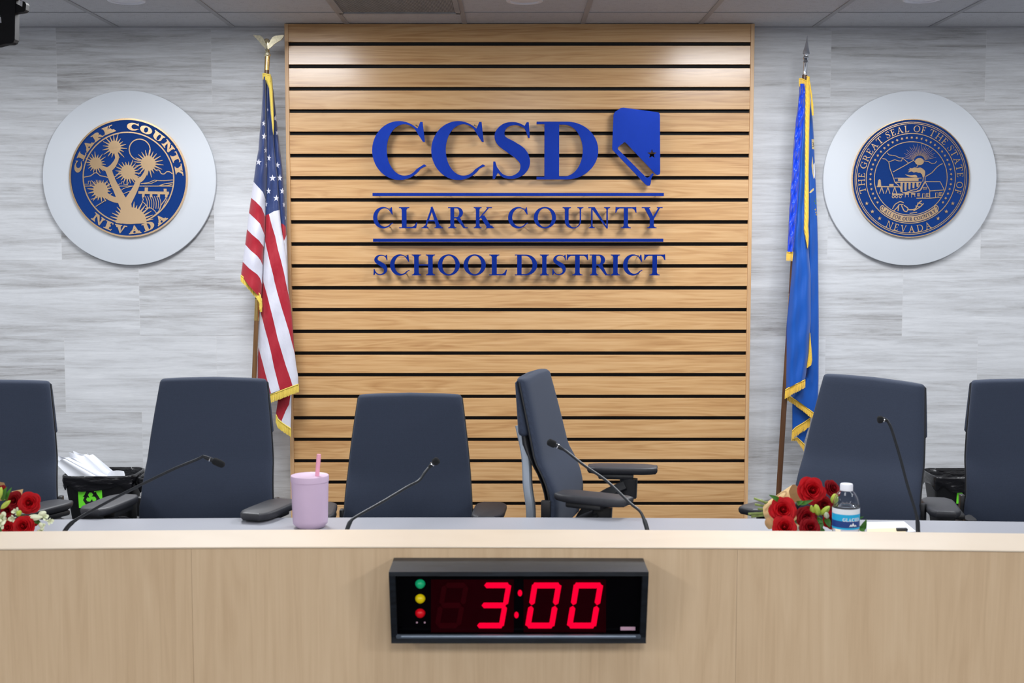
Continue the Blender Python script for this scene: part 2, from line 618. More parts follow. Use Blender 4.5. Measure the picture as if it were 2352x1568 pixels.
M_capw = pmat('white_cap', (228, 232, 242), 0.4, var=0.02)
M_cyan = pmat('label_cyan', (20, 170, 222), 0.4, var=0.05)
M_navy = pmat('label_navy', (22, 62, 132), 0.4, var=0.08)
M_lab = pmat('label_white', (224, 232, 240), 0.4, var=0.04)

# ------------------------------------------------------------------ room shell
RX0, RX1, RY0, RY1 = -4.3, 4.3, -4.2, WALLY
mb = MB(); mb.box2((RX0 - .1, RY0 - .1, -.1), (RX1 + .1, RY1 + .1, 0)); tag(mb.build('floor', M_carpet), kind='structure')
mb = MB(); mb.box2((RX0, 3.14, 0), (RX1, RY1, .08)); tag(mb.build('floor_dais', M_carpet), kind='structure')
mb = MB(); mb.box2((RX0 - .1, WALLY, 0), (RX1 + .1, WALLY + .1, CEIL)); tag(mb.build('wall_back', M_stone), kind='structure')
mb = MB(); mb.box2((RX0 - .1, RY0, 0), (RX0, RY1, CEIL)); tag(mb.build('wall_left', M_paint), kind='structure')
mb = MB(); mb.box2((RX1, RY0, 0), (RX1 + .1, RY1, CEIL)); tag(mb.build('wall_right', M_paint), kind='structure')
mb = MB(); mb.box2((RX0 - .1, RY0 - .1, 0), (RX1 + .1, RY0, CEIL)); tag(mb.build('wall_front', M_paint), kind='structure')
mb = MB(); mb.box2((RX0 - .1, RY0 - .1, CEIL), (RX1 + .1, RY1 + .1, CEIL + .08)); ceil = tag(mb.build('ceiling', M_tile), kind='structure')
# exposed tee grid
GX = [-.246 + .6135 * k for k in range(-6, 8)]
GY = [6.56 - .61 * k for k in range(0, 17)]
mb = MB()
for x in GX:
    mb.box2((x - .012, RY0, CEIL - .004), (x + .012, RY1, CEIL + .002))
for y in GY:
    mb.box2((RX0, y - .0075, CEIL - .0035), (RX1, y + .0075, CEIL + .002))
tag(mb.build('ceiling_grid', M_grid, ceil), kind='structure')
mb = MB(); mb.box2((RX0, WALLY - .012, CEIL - .006), (RX1, WALLY, CEIL)); tag(mb.build('trim_1', M_grid), kind='structure')

# ceiling vent
vt = thing('ceiling_vent', 'grey louvred return air grille set in the ceiling grid above the slatted panel', 'vent', ((GX[5] + GX[6]) / 2, 6.56 - .305, CEIL))
mb = MB()
hw = .298
for a, b in (((-hw, -hw), (hw, -hw + .022)), ((-hw, hw - .022), (hw, hw)), ((-hw, -hw), (-hw + .022, hw)), ((hw - .022, -hw), (hw, hw))):
    mb.box2((a[0], a[1], -.012), (b[0], b[1], .0))
mb.build('frame', M_vent, vt)
mb = MB()
for i in range(80):
    x = -hw + .025 + i * (2 * hw - .05) / 79
    mb.box((x, 0, -.006), (.0062, 2 * hw - .04, .0014), 0, Matrix.Rotation(math.radians(24), 3, 'Y'))
mb.build('louvre', M_vent, vt)
mb = MB(); mb.box2((-hw, -hw, -.0015), (hw, hw, 0)); mb.build('backing', M_ventb, vt)

for nm, px, lab in (('l', 295, 'round recessed ceiling downlight above the left seal'), ('c', 1205, 'round recessed ceiling downlight above the middle of the slatted panel'), ('r', 2107, 'round recessed ceiling downlight above the right seal')):
    x = (px - 1176) / F * 6.15
    d = thing('ceiling_downlight', lab, 'ceiling light', (x, 6.225 if nm != 'r' else 6.19, CEIL))
    mb = MB(); mb.lathe([(.066, -.002), (.068, -.007), (.078, -.010), (.086, -.007), (.088, 0)], n=40); mb.build('trim_ring', M_trimw, d)
    mb = MB(); mb.lathe([(0, -.004), (.05, -.0045), (.067, -.003), (.067, 0)], n=40); mb.build('lens', M_trimw, d)

# ------------------------------------------------------------------ slatted wood panel
ptop = CEIL - .004
pl, pr = W(653, 53, PANY).x, W(1733.5, 53, PANY).x
pan = thing('slat_wall_panel', 'tall oak panel of horizontal slats with black gaps in middle of wall', 'wall panel', ((pl + pr) / 2, PANY, .08))
PX = (pl + pr) / 2
STW = .019
zg0 = W(1176, 100.5, PANY).z
zg1 = W(1176, 1156.5, PANY).z
SP = (zg0 - zg1) / 21
GAP = .0185
mb = MB()
z = zg0
edges = [ptop - .08]
while z > .12:
    edges += [z + GAP / 2 - .08, z - GAP / 2 - .08]
    z -= SP
edges.append(.0)
hwid = (pr - pl) / 2 - STW
for i in range(0, len(edges) - 1, 2):
    t, b_ = edges[i], edges[i + 1]
    mb.rbox((0, .012, (t + b_) / 2), (hwid * 2, .02, t - b_), .0012, 1)
nt = M_slat.node_tree
for n in nt.nodes:
    if n.type == 'MATH' and n.operation == 'SUBTRACT' and abs(n.inputs[1].default_value) < 1e-9 and n.inputs[0].is_linked and n.inputs[0].links[0].from_node.type == 'SEPXYZ':
        n.inputs[1].default_value = (zg0 - .08) % SP
    if n.type == 'MATH' and n.operation == 'DIVIDE' and abs(n.inputs[1].default_value - 1) < 1e-9:
        n.inputs[1].default_value = SP
mb.build('slats', M_slat, pan)
for s in (-1, 1):
    mb = MB(); mb.rbox((s * (hwid + STW / 2), WALLY / 2 - PANY / 2 - .001, (ptop - .08) / 2), (STW, WALLY - PANY + .002, ptop - .08), .001, 1); mb.build('stile', M_stile, pan)
mb = MB(); mb.box2((-hwid, .026, 0), (hwid, WALLY - PANY, ptop - .08)); mb.build('backing', M_black, pan)

# ------------------------------------------------------------------ serif letters drawn as outlines (cap height 1)
def serif(xl, xr, y, up, ext, h):
    """bracketed foot (up=1) or head (up=-1) on a stem between xl and xr"""
    b = h * 1.8
    return [(xl - ext, y), (xr + ext, y), (xr + ext, y + up * h * .8), (xr + ext * .35, y + up * h * 1.25), (xr, y + up * (h + b)),
            (xl, y + up * (h + b)), (xl - ext * .35, y + up * h * 1.25), (xl - ext, y + up * h * .8)]


def rect(x0, y0, x1, y1):
    return [(x0, y0), (x1, y0), (x1, y1), (x0, y1)]


def para(xb0, xb1, xt0, xt1, y0=0.0, y1=1.0):
    return [(xb0, y0), (xb1, y0), (xt1, y1), (xt0, y1)]


def glyph(ch, S=.15, t=.05, h=.035, e=.085):
    """list of shapes; a shape is [outline, hole, ...]"""
    G = []
    st = lambda x, w=S: G.append([rect(x, 0, x + w, 1)])
    sf = lambda xl, xr, y, up, ex=e: G.append([serif(xl, xr, y, up, ex, h)])
    if ch in 'CG':
        out = arc2d(.45, .5, .45, .51, 48, 322 if ch == 'C' else 308, 40)
        inn = arc2d(.45 + S * .40, .51, .45 - S * .72, .51 - t * 1.25, 312 if ch == 'C' else 300, 54, 40)
        if ch == 'C':
            sh = out + [(.90, .235), (.86, .265)] + inn + [(.842, .65), (.875, .65), (.838, .995), (.80, .995), (.765, .905)]
        else:
            sh = out + inn + [(.842, .66), (.875, .66), (.838, .995), (.80, .995), (.765, .905)]
        G.append([sh])
        if ch == 'G':
            G.append([rect(.70, .06, .70 + S, .45)])
            G.append([rect(.70 - e, .42, .70 + S + e * .8, .42 + h * 1.3)])
    elif ch == 'O':
        G.append([arc2d(.46, .5, .46, .51, 0, 360, 56)[:-1], arc2d(.46, .5, .46 - S * 1.02, .51 - t * 1.1, 0, 360, 56)[:-1]])
    elif ch == 'S':
        w = S / .19
        sp = [(.555, .80), (.50, .905), (.36, .965), (.205, .93), (.12, .80), (.15, .67), (.30, .555), (.44, .44), (.51, .28), (.46, .12), (.31, .035), (.16, .07), (.06, .21)]
        ws = [.03, .035, .05, .08 * w, .135 * w, .17 * w, .20 * w, .20 * w, .145 * w, .09 * w, .055, .045, .03]
        p = catmull([a + (b,) for a, b in zip(sp, ws)], 7)
        G.append([strip2d([(q[0], q[1]) for q in p], [max(q[2], t * .6) for q in p])])
        G.append([[(.535, .99), (.568, .99), (.585, .72), (.555, .72), (.53, .82), (.49, .90)]])
        G.append([[(.008, .01), (.042, .01), (.085, .11), (.13, .09), (.08, .20), (.05, .31), (.018, .31)]])
    elif ch == 'D':
        out = arc2d(.44, .5, .46, .5, 90, -90, 36)
        inn = arc2d(.40, .5, .50 - S * 1.05, .5 - t, -90, 90, 36)
        x0 = e
        G.append([[(x0, 1)] + out + [(x0, 0)], [(x0 + S, t)] + inn + [(x0 + S, 1 - t)]])
        G.append([rect(0, 0, x0 + .02, h)]); G.append([rect(0, 1 - h, x0 + .02, 1)])
    elif ch in 'LEF':
        x0 = e
        st(x0)
        top = 1 - t
        r = {'L': .60, 'E': .60, 'F': .56}[ch]
        if ch == 'F':
            sf(x0, x0 + S, 0, 1)
        else:
            G.append([rect(0, 0, x0, h)])
            G.append([[(x0, 0), (r, 0), (r + .045, .27), (r + .01, .27), (r - .06, .12), (r - .14, t * 1.1), (x0, t * 1.1)]])
        if ch == 'L':
            sf(x0, x0 + S, 1, -1)
        else:
            G.append([rect(0, 1 - h, x0, 1)])
            q = r - .02
            G.append([[(x0, 1), (q, 1), (q + .02, .76), (q - .01, .76), (q - .07, .90), (q - .14, top), (x0, top)]])
            G.append([rect(x0 + S, .5 - t / 2 + .01, .44, .5 + t / 2 + .01)])
            G.append([[(.43, .39), (.465, .37), (.465, .64), (.43, .62)]])
    elif ch == 'A':
        wA = .92
        G.append([[(.13, 0), (.13 + t * 1.15, 0), (.47 + t * .3, .86), (.45, 1.0), (.43, .99)]])
        G.append([[(.40, .98), (.47, 1.03), (.485, 1.03), (.83, 0), (.83 - S * 1.05, 0)]])
        G.append([rect(.22, .33, .66, .33 + t)])
        G.append([serif(.13, .13 + t, 0, 1, e * 1.2, h)])
        G.append([serif(.83 - S * 1.02, .83, 0, 1, e, h)])
    elif ch == 'R':
        x0 = e
        st(x0); sf(x0, x0 + S, 0, 1)
        G.append([rect(0, 1 - h, x0, 1)])
        out = arc2d(.40, .735, .255, .265, 90, -90, 24)
        inn = arc2d(.38, .735, .275 - S, .265 - t, -90, 90, 24)
        G.append([[(x0, 1)] + out + [(x0, .47)], [(x0 + S, .47 + t)] + inn + [(x0 + S, 1 - t)]])
        G.append([[(.33, .50), (.33 + S * 1.15, .50), (.745, h * 1.2), (.80, h), (.86, h), (.86, 0), (.675, 0)]])
    elif ch == 'K':
        x0 = e
        st(x0); sf(x0, x0 + S, 0, 1); sf(x0, x0 + S, 1, -1)
        G.append([[(x0 + S - .01, .42), (x0 + S - .01, .50), (.66, 1), (.74, 1)]])
        G.append([[(.30, .55), (.30 + S * 1.1, .62), (.85, 0), (.85 - S * 1.35, 0)]])
        G.append([rect(.58, 1 - h, .84, 1)])
        G.append([serif(.85 - S * 1.3, .85, 0, 1, e * .8, h)])
    elif ch == 'U':
        x0, x1 = e, .80
        inn = arc2d((x0 + S + x1 - t) / 2, .34, (x1 - t - x0 - S) / 2, .30, 180, 360, 24)
        out = arc2d((x0 + x1) / 2, .34, (x1 - x0) / 2, .355, 0, -180, 24)
        G.append([[(x0, 1), (x0 + S, 1)] + inn + [(x1 - t, 1), (x1, 1)] + out])
        sf(x0, x0 + S, 1, -1); sf(x1 - t, x1, 1, -1)
    elif ch == 'N':
        x0, x1 = e + .02, .83
        G.append([rect(x0, 0, x0 + t, 1)]); G.append([rect(x1 - t, 0, x1, 1)])
        G.append([[(x0 - .02, 1), (x0 + S * .92, 1), (x1, .0), (x1, -.015), (x1 - t * .9, -.015)]])
        sf(x0, x0 + t, 0, 1); sf(x1 - t, x1, 1, -1)
        G.append([rect(x0 - e * 1.2, 1 - h, x0 + .05, 1)])
    elif ch == 'T':
        c = .42
        st(c - S / 2); sf(c - S / 2, c + S / 2, 0, 1, e * 1.15)
        G.append([[(0.0, .73), (.03, .73), (.09, .88), (.17, 1 - t * 1.05), (.67, 1 - t * 1.05), (.75, .88), (.81, .73), (.84, .73), (.825, 1.02), (.79, 1.0), (.05, 1.0), (.015, 1.02)]])
    elif ch == 'Y':
        c = .43
        G.append([rect(c - S / 2, 0, c + S / 2, .48)]); sf(c - S / 2, c + S / 2, 0, 1, e * 1.15)
        G.append([[(c - S / 2, .40), (c + S / 2, .40), (c + S * .42, .52), (.10 + S * 1.12, 1), (.09, 1), (c - S / 2, .46)]])
        G.append([[(c - .01, .40), (c + S / 2, .43), (.79, 1), (.79 - t * 1.2, 1), (c + S * .2, .53)]])
        G.append([rect(.0, 1 - h, .10 + S * 1.1 + e * .8, 1)]); G.append([rect(.64, 1 - h, .88, 1)])
    elif ch == 'H':
        x0, x1 = e, .83
        st(x0); st(x1 - S)
        for q in (x0, x1 - S):
            sf(q, q + S, 0, 1); sf(q, q + S, 1, -1)
        G.append([rect(x0, .5 - t / 2, x1, .5 + t / 2)])
    elif ch == 'I':
        x0 = e
        st(x0); sf(x0, x0 + S, 0, 1); sf(x0, x0 + S, 1, -1)
    elif ch == 'V':
        c = .43
        G.append([[(.09, 1), (.09 + S * 1.1, 1), (c + .05, .16), (c + .03, -.02), (c - .02, -.02)]])
        G.append([[(c - .02, -.02), (c + .03, -.02), (.79, 1), (.79 - t * 1.15, 1), (c + .02, .12)]])
        G.append([serif(.09, .09 + S * 1.1, 1, -1, e, h)]); G.append([rect(.65, 1 - h, .89, 1)])
    return G


def gbox(G):
    xs = [p[0] for s in G for pl in s for p in pl]
    return min(xs), max(xs)


SIGN_F = PANY - .052      # front face of the raised letters
SIGN_B = PANY - .034
MN = 0


def letter(ch, x0, x1, ybase, ytop, label, group, S, t, h, e, pins):
    """x0..x1, ybase, ytop: pixel extent in the photograph"""
    G = glyph(ch, S, t, h, e)
    a, b = gbox(G)
    A = W(x0, ybase, SIGN_F); B = W(x1, ybase, SIGN_F); T = W((x0 + x1) / 2, ytop, SIGN_F)
    wx = (B.x - A.x) / (b - a)
    hz = T.z - A.z
    c = Vector(((A.x + B.x) / 2, SIGN_F, A.z))
    mb = MB()
    for i, s in enumerate(G):
        f = lambda p, y: Vector((A.x + (p[0] - a) * wx - c.x, y, p[1] * hz))
        mb.prism(s, lambda p: f(p, i * .00025), lambda p: f(p, SIGN_B - SIGN_F - i * .00025))
    root = mb.build('sign_letter', M_letter, None, loc=c)
    tag(root, label, 'letter', group)
    for p in pins:
        q = MB()
        px, pz = A.x + (p[0] - a) * wx - c.x, p[1] * hz
        q.tube([(px, SIGN_B - SIGN_F - .001, pz), (px, PANY - SIGN_F + .005, pz)], .003, 6)
        q.build('standoff_pin', M_pin, root)
    return root


PINS = {'C': [(.1, .5), (.72, .06), (.72, .95)], 'O': [(.07, .5), (.86, .5)], 'S': [(.14, .75), (.46, .25)], 'D': [(.15, .9), (.15, .1), (.83, .5)],
        'L': [(.15, .9), (.15, .1)], 'A': [(.66, .3), (.2, .1)], 'R': [(.15, .9), (.15, .1)], 'K': [(.15, .9), (.15, .1), (.72, .1)], 'U': [(.15, .8), (.77, .8)],
        'N': [(.13, .2), (.8, .8)], 'T': [(.42, .1), (.42, .8)], 'Y': [(.43, .1), (.72, .85)], 'H': [(.15, .2), (.75, .8)], 'I': [(.15, .9), (.15, .1)]}


def cz(x, y):
    return 820 + x / 3.178, 220 + y / 3.178


ordw = ['first', 'second', 'third', 'fourth', 'fifth', 'sixth', 'seventh', 'eighth']
big = [('C', 112, 508, 'first of two'), ('C', 543, 937, 'second of two'), ('S', 990, 1263, ''), ('D', 1310, 1760, '')]
BL = ['large raised blue letter C, leftmost letter of the CCSD row', 'large raised blue letter C standing between the other C and the S',
      'large raised blue letter S in the CCSD row', 'large raised blue letter D beside the blue state outline']
for (ch, a, b, _), lab in zip(big, BL):
    letter(ch, cz(a, 0)[0], cz(b, 0)[0], cz(0, 610)[1], cz(0, 188)[1], lab, 'large CCSD letters on the slatted panel', .215 if ch != 'S' else .205, .052, .045, .115, PINS[ch])
row2 = [('C', 118, 265), ('L', 307, 440), ('A', 470, 628), ('R', 665, 808), ('K', 852, 1000), ('C', 1103, 1250), ('O', 1290, 1453), ('U', 1500, 1652), ('N', 1688, 1848), ('T', 1885, 2040), ('Y', 2078, 2230)]
words = ['CLARK'] * 5 + ['COUNTY'] * 6
idx = list(range(5)) + list(range(6))
for (ch, a, b), w, i in zip(row2, words, idx):
    letter(ch, cz(a, 0)[0], cz(b, 0)[0], cz(0, 966)[1], cz(0, 812)[1], 'small raised blue letter %s, %s letter of the word %s on slats' % (ch, ordw[i], w), 'letters of CLARK COUNTY', .165, .06, .045, .10, PINS[ch])
row3 = [('S', 120, 222), ('C', 242, 385), ('H', 400, 570), ('O', 590, 750), ('O', 778, 940), ('L', 965, 1095), ('D', 1152, 1315), ('I', 1335, 1400), ('S', 1425, 1525), ('T', 1530, 1687), ('R', 1700, 1845), ('I', 1852, 1920), ('C', 1942, 2085), ('T', 2095, 2250)]
words = ['SCHOOL'] * 6 + ['DISTRICT'] * 8
idx = list(range(6)) + list(range(8))
for (ch, a, b), w, i in zip(row3, words, idx):
    letter(ch, cz(a, 0)[0], cz(b, 0)[0], cz(0, 1310)[1], cz(0, 1158)[1], 'small raised blue letter %s, %s letter of the word %s on slats' % (ch, ordw[i], w), 'letters of SCHOOL DISTRICT', .18, .06, .045, .095, PINS[ch])


def sign_poly(name, polys, label, cat, group, pins):
    P3 = [[W(*cz(*p), SIGN_F) for p in pl] for pl in polys]
    c = sum((p for p in P3[0]), Vector()) / len(P3[0])
    mb = MB()
    mb.prism([[(p.x - c.x, p.z - c.z) for p in pl] for pl in P3], lambda p: Vector((p[0], 0, p[1])), lambda p: Vector((p[0], SIGN_B - SIGN_F, p[1])))
    o = mb.build(name, M_letter, None, loc=c)
    tag(o, label, cat, group)
    for p in pins:
        w = W(*cz(*p), SIGN_F) - c
        q = MB(); q.tube([(w.x, SIGN_B - SIGN_F - .001, w.z), (w.x, PANY - SIGN_F + .005, w.z)], .003, 6); q.build('standoff_pin', M_pin, o)


bp = lambda x0, x1, y0, y1: [[(x0, y0), (x1, y0), (x1, y1), (x0, y1)]]
sign_poly('sign_bar', bp(113, 2240, 708, 731), 'thin blue horizontal bar right under the large CCSD letters', 'bar', 'blue bars of the wall sign', [(152, 722), (670, 722), (1180, 722), (1670, 722), (2190, 722)])
sign_poly('sign_bar', bp(117, 2236, 1042, 1065), 'thin blue horizontal bar between CLARK COUNTY and SCHOOL DISTRICT', 'bar', 'blue bars of the wall sign', [(152, 1055), (670, 1055), (1180, 1055), (1670, 1055), (2190, 1055)])
nev = [(1882, 118), (1925, 89), (1945, 86), (2190, 119), (2206, 124), (2211, 140), (2213, 555), (2210, 572), (2195, 578), (2178, 570), (1962, 342), (1952, 337), (1904, 376), (1904, 388), (2108, 592), (2118, 597), (2136, 590), (2148, 572), (2158, 564), (2167, 571), (2148, 602), (2144, 640), (2138, 654), (2122, 656), (2106, 646), (1880, 410), (1866, 395), (1863, 380), (1872, 140)]
st_h = [(2153 + (36 if i % 2 == 0 else 15) * math.cos(math.radians(-90 + 36 * i)), 425 + (36 if i % 2 == 0 else 15) * math.sin(math.radians(-90 + 36 * i))) for i in range(10)]
sign_poly('state_emblem', [nev, st_h], 'blue raised state outline with cut-out band and star beside the D', 'emblem', None, [(1930, 160), (2150, 180), (2150, 500), (1895, 370)])


# ------------------------------------------------------------------ wall seals
def seal(cx, cy, label, build):
    c = W(cx, cy, WALLY - .03)
    root = thing('wall_seal', label, 'seal', (c.x, WALLY, c.z))
    R = 199.2 / ppm(cy, WALLY - .03)
    mb = MB()
    prof = [(0, -.03), (R - .004, -.03), (R - .001, -.0285), (R, -.025), (R, -.012), (R - .01, -.012), (R - .01, 0), (0, 0)]
    MX = Matrix.Rotation(math.radians(-90), 3, 'X')      # z of the profile becomes +y
    mb.lathe([(r, z) for r, z in prof], n=120, M=MX)
    mb.build('backing_disc', M_white, root, angle=30)
    build(root)


def surf(root, shapes, s, cx, cy, name, m, y0, y1, flip=True, parent=None):
    """shapes in zoomed pixel units about (cx, cy); s metres per unit; faces at y0 (front) and y1"""
    mb = MB()
    for i, sh in enumerate(shapes):
        q = [[((p[0] - cx) * s, (cy - p[1]) * s) for p in pl] for pl in sh]
        d = (i % 24) * .00012
        mb.prism(q, lambda p: Vector((p[0], y0 + d, p[1])), lambda p: Vector((p[0], y1, p[1])))
    return mb.build(name, m, parent or root)


def disc_part(root, r, y0, y1, m, name, r_in=None):
    mb = MB()
    if r_in is None:
        mb.prism([arc2d(0, 0, r, r, 0, 360, 96)[:-1]], lambda p: Vector((p[0], y0, p[1])), lambda p: Vector((p[0], y1, p[1])))
    else:
        mb.prism([arc2d(0, 0, r, r, 0, 360, 96)[:-1], arc2d(0, 0, r_in, r_in, 0, 360, 96)[:-1]], lambda p: Vector((p[0], y0, p[1])), lambda p: Vector((p[0], y1, p[1])))
    return mb.build(name, m, root)


def arctext(txt, cx, cy, r, a0, a1, H, top, gl, wf=1.0, space=.35, gap=.08):
    """letters on an arc from angle a0 to a1 (degrees, picture y down); r: baseline radius"""
    gs = []
    tot = 0
    for ch in txt:
        if ch == ' ':
            gs.append((None, space)); tot += space
        else:
            G = glyph(ch, *gl); a, b = gbox(G)
            gs.append((G, b - a + gap)); tot += b - a + gap
    out = []
    pos = 0
    for G, w in gs:
        if G:
            a, b = gbox(G)
            mid = (pos + (w - gap) / 2 + gap / 2) / tot
            ang = math.radians(a0 + (a1 - a0) * mid)
            # scale so that the letters fill the arc
            full = abs(math.radians(a1 - a0)) * (r + H * .5 if top else r - H * .5)
            sx = full / tot * wf
            one = []
            for s in G:
                shp = []
                for pl in s:
                    q = []
                    for p in pl:
                        u = (p[0] - (a + b) / 2) * sx
                        v = p[1] * H
                        if top:
                            rr = r + v
                            X = cx + rr * math.cos(ang) + u * math.sin(ang)
                            Y = cy - rr * math.sin(ang) + u * math.cos(ang)
                        else:
                            rr = r - v
                            X = cx + rr * math.cos(ang) - u * math.sin(ang)
                            Y = cy - rr * math.sin(ang) - u * math.cos(ang)
                        q.append((X, Y))
                    shp.append(q)
                one.append(shp)
            out.append(one)
        pos += w
    return out


def burst(cx, cy, r0, r1, n, a0=0, a1=360, w=.5, seed=1):
    rnd = random.Random(seed)
    pts = []
    for i in range(n):
        a = a0 + (a1 - a0) * i / n
        da = (a1 - a0) / n
        rr = r1 * (0.82 + .3 * rnd.random())
        pts.append((cx + r0 * math.cos(math.radians(a)), cy - r0 * math.sin(math.radians(a))))
        pts.append((cx + r0 * math.cos(math.radians(a + da * .3)), cy - r0 * math.sin(math.radians(a + da * .3))))
        pts.append((cx + rr * math.cos(math.radians(a + da * .62)), cy - rr * math.sin(math.radians(a + da * .62))))
        pts.append((cx + rr * .98 * math.cos(math.radians(a + da * .72)), cy - rr * .98 * math.sin(math.radians(a + da * .72))))
    if a1 - a0 < 359:
        pts.append((cx + r0 * math.cos(math.radians(a1)), cy - r0 * math.sin(math.radians(a1))))
    return [pts]


def line(pts, w, sm=0):
    p = catmull(pts, sm) if sm else pts
    return [strip2d(p, w)]


def left_seal(root):
    s = .3122 / 473.0
    cx, cy = 773, 785
    rm = lambda r: r * s
    disc_part(root, rm(466), -.042, -.029, M_blue, 'enamel_disc')
    disc_part(root, rm(474), -.047, -.029, M_bronze, 'rim', rm(461))
    disc_part(root, rm(368), -.045, -.041, M_bronze, 'inner_ring', rm(358))
    L = arctext('CLARK', cx, cy, 380, 174.5, 103.5, 60, True, (.30, .15, .13, .12), .98, gap=.06)
    L += arctext('COUNTY', cx, cy, 380, 91, 1.5, 60, True, (.30, .15, .13, .12), .98, gap=.06)
    L += arctext('NEVADA', cx, cy, 447, 224.5, 315.5, 66, False, (.28, .13, .12, .12), .97, gap=.10)
    for g in L:
        surf(root, g, s, cx, cy, 'relief_letter', M_bronze, -.046, -.041)
    E = []
    for q in ((668, 540, 50, 100, 18), (515, 668, 46, 86, 18), (770, 738, 56, 100, 20), (935, 668, 58, 112, 20), (548, 882, 58, 98, 18)):
        E.append(burst(*q, seed=int(q[0])))
    E.append(burst(790, 1140, 120, 178, 17, 2, 178, seed=5))
    E.append([arc2d(790, 1140, 130, 10, 0, 360, 40)[:-1]])
    V = lambda pts, ws: E.append([strip2d([(q[0], q[1]) for q in catmull([a + (b,) for a, b in zip(pts, ws)], 6)], [q[2] for q in catmull([a + (b,) for a, b in zip(pts, ws)], 6)])])
    V([(765, 1140), (748, 1040), (728, 965)], [130, 84, 80])
    V([(735, 1000), (690, 905), (650, 820), (628, 760), (612, 712)], [84, 62, 52, 50, 56])
    V([(605, 725), (650, 690), (684, 630), (676, 575)], [44, 40, 30, 20])
    V([(640, 728), (590, 712), (545, 690)], [36, 32, 26])
    V([(745, 1000), (790, 930), (830, 860), (852, 800)], [70, 56, 44, 40])
    V([(842, 812), (880, 790), (910, 745), (925, 700)], [40, 36, 30, 26])
    V([(856, 812), (815, 775), (780, 750)], [40, 34, 30])
    V([(715, 965), (650, 955), (600, 930), (565, 900)], [50, 44, 44, 40])
    ln = lambda pts, w=7, sm=0: E.append(line(pts, w, sm))
    E.append([arc2d(868, 560, 88, 88, 0, 360, 60)[:-1], arc2d(868, 560, 80, 80, 0, 360, 60)[:-1]])
    ln([(418, 849), (620, 849)]); ln([(690, 849), (1130, 849)]); ln([(418, 834), (450, 834), (450, 810), (468, 810), (468, 834), (490, 834), (500, 812), (520, 834), (526, 800), (536, 834), (552, 834), (552, 800), (556, 834), (600, 815), (614, 834)], 5)
    ln([(690, 840), (705, 828), (712, 834), (720, 814), (735, 812), (735, 838), (765, 838), (770, 820)], 5)
    ln([(416, 778), (470, 768), (500, 745), (520, 742), (545, 766), (590, 775), (612, 782)], 7)
    ln([(652, 782), (680, 765), (700, 740), (720, 736)], 7)
    ln([(990, 722), (1020, 722), (1035, 748), (1060, 752), (1080, 735), (1104, 736), (1126, 752)], 7, 4)
    ln([(870, 830), (930, 822), (980, 802), (1020, 806), (1060, 806), (1128, 800)], 6)
    ln([(900, 832), (960, 826), (1000, 808)], 5); ln([(1010, 850), (1060, 832), (1128, 822)], 6); ln([(1020, 846), (1080, 846), (1120, 836)], 5)
    ln([(700, 900), (730, 870), (800, 850)], 5, 4); ln([(720, 915), (780, 890), (820, 880)], 5, 4)
    ln([(850, 900), (1095, 905)], 22); ln([(915, 860), (913, 900)], 26); ln([(1065, 870), (1066, 910)], 24)
    for x in (890, 952, 1014, 1075):
        ln([(x, 905), (x - 2, 938)], 20)
    for k in range(7):
        x = 905 + k * 18
        ln([(x, 930), (x + 14, 975), (x + 10, 1030)], 5, 4)
    ln([(880, 925), (888, 960), (878, 970), (910, 1000), (925, 1030)], 6); ln([(1085, 915), (1060, 960), (1030, 1000), (1010, 1050), (965, 1090)], 7, 4); ln([(1080, 950), (1030, 1040), (985, 1065)], 6, 4)
    ln([(900, 1030), (940, 1022), (975, 1045), (985, 1060)], 6, 4)
    ln([(466, 955), (520, 940)], 6); ln([(505, 1012), (590, 960)], 6); ln([(640, 905), (600, 930)], 6)
    surf(root, E, s, cx, cy, 'joshua_tree_relief', M_bronze, -.0465, -.041)


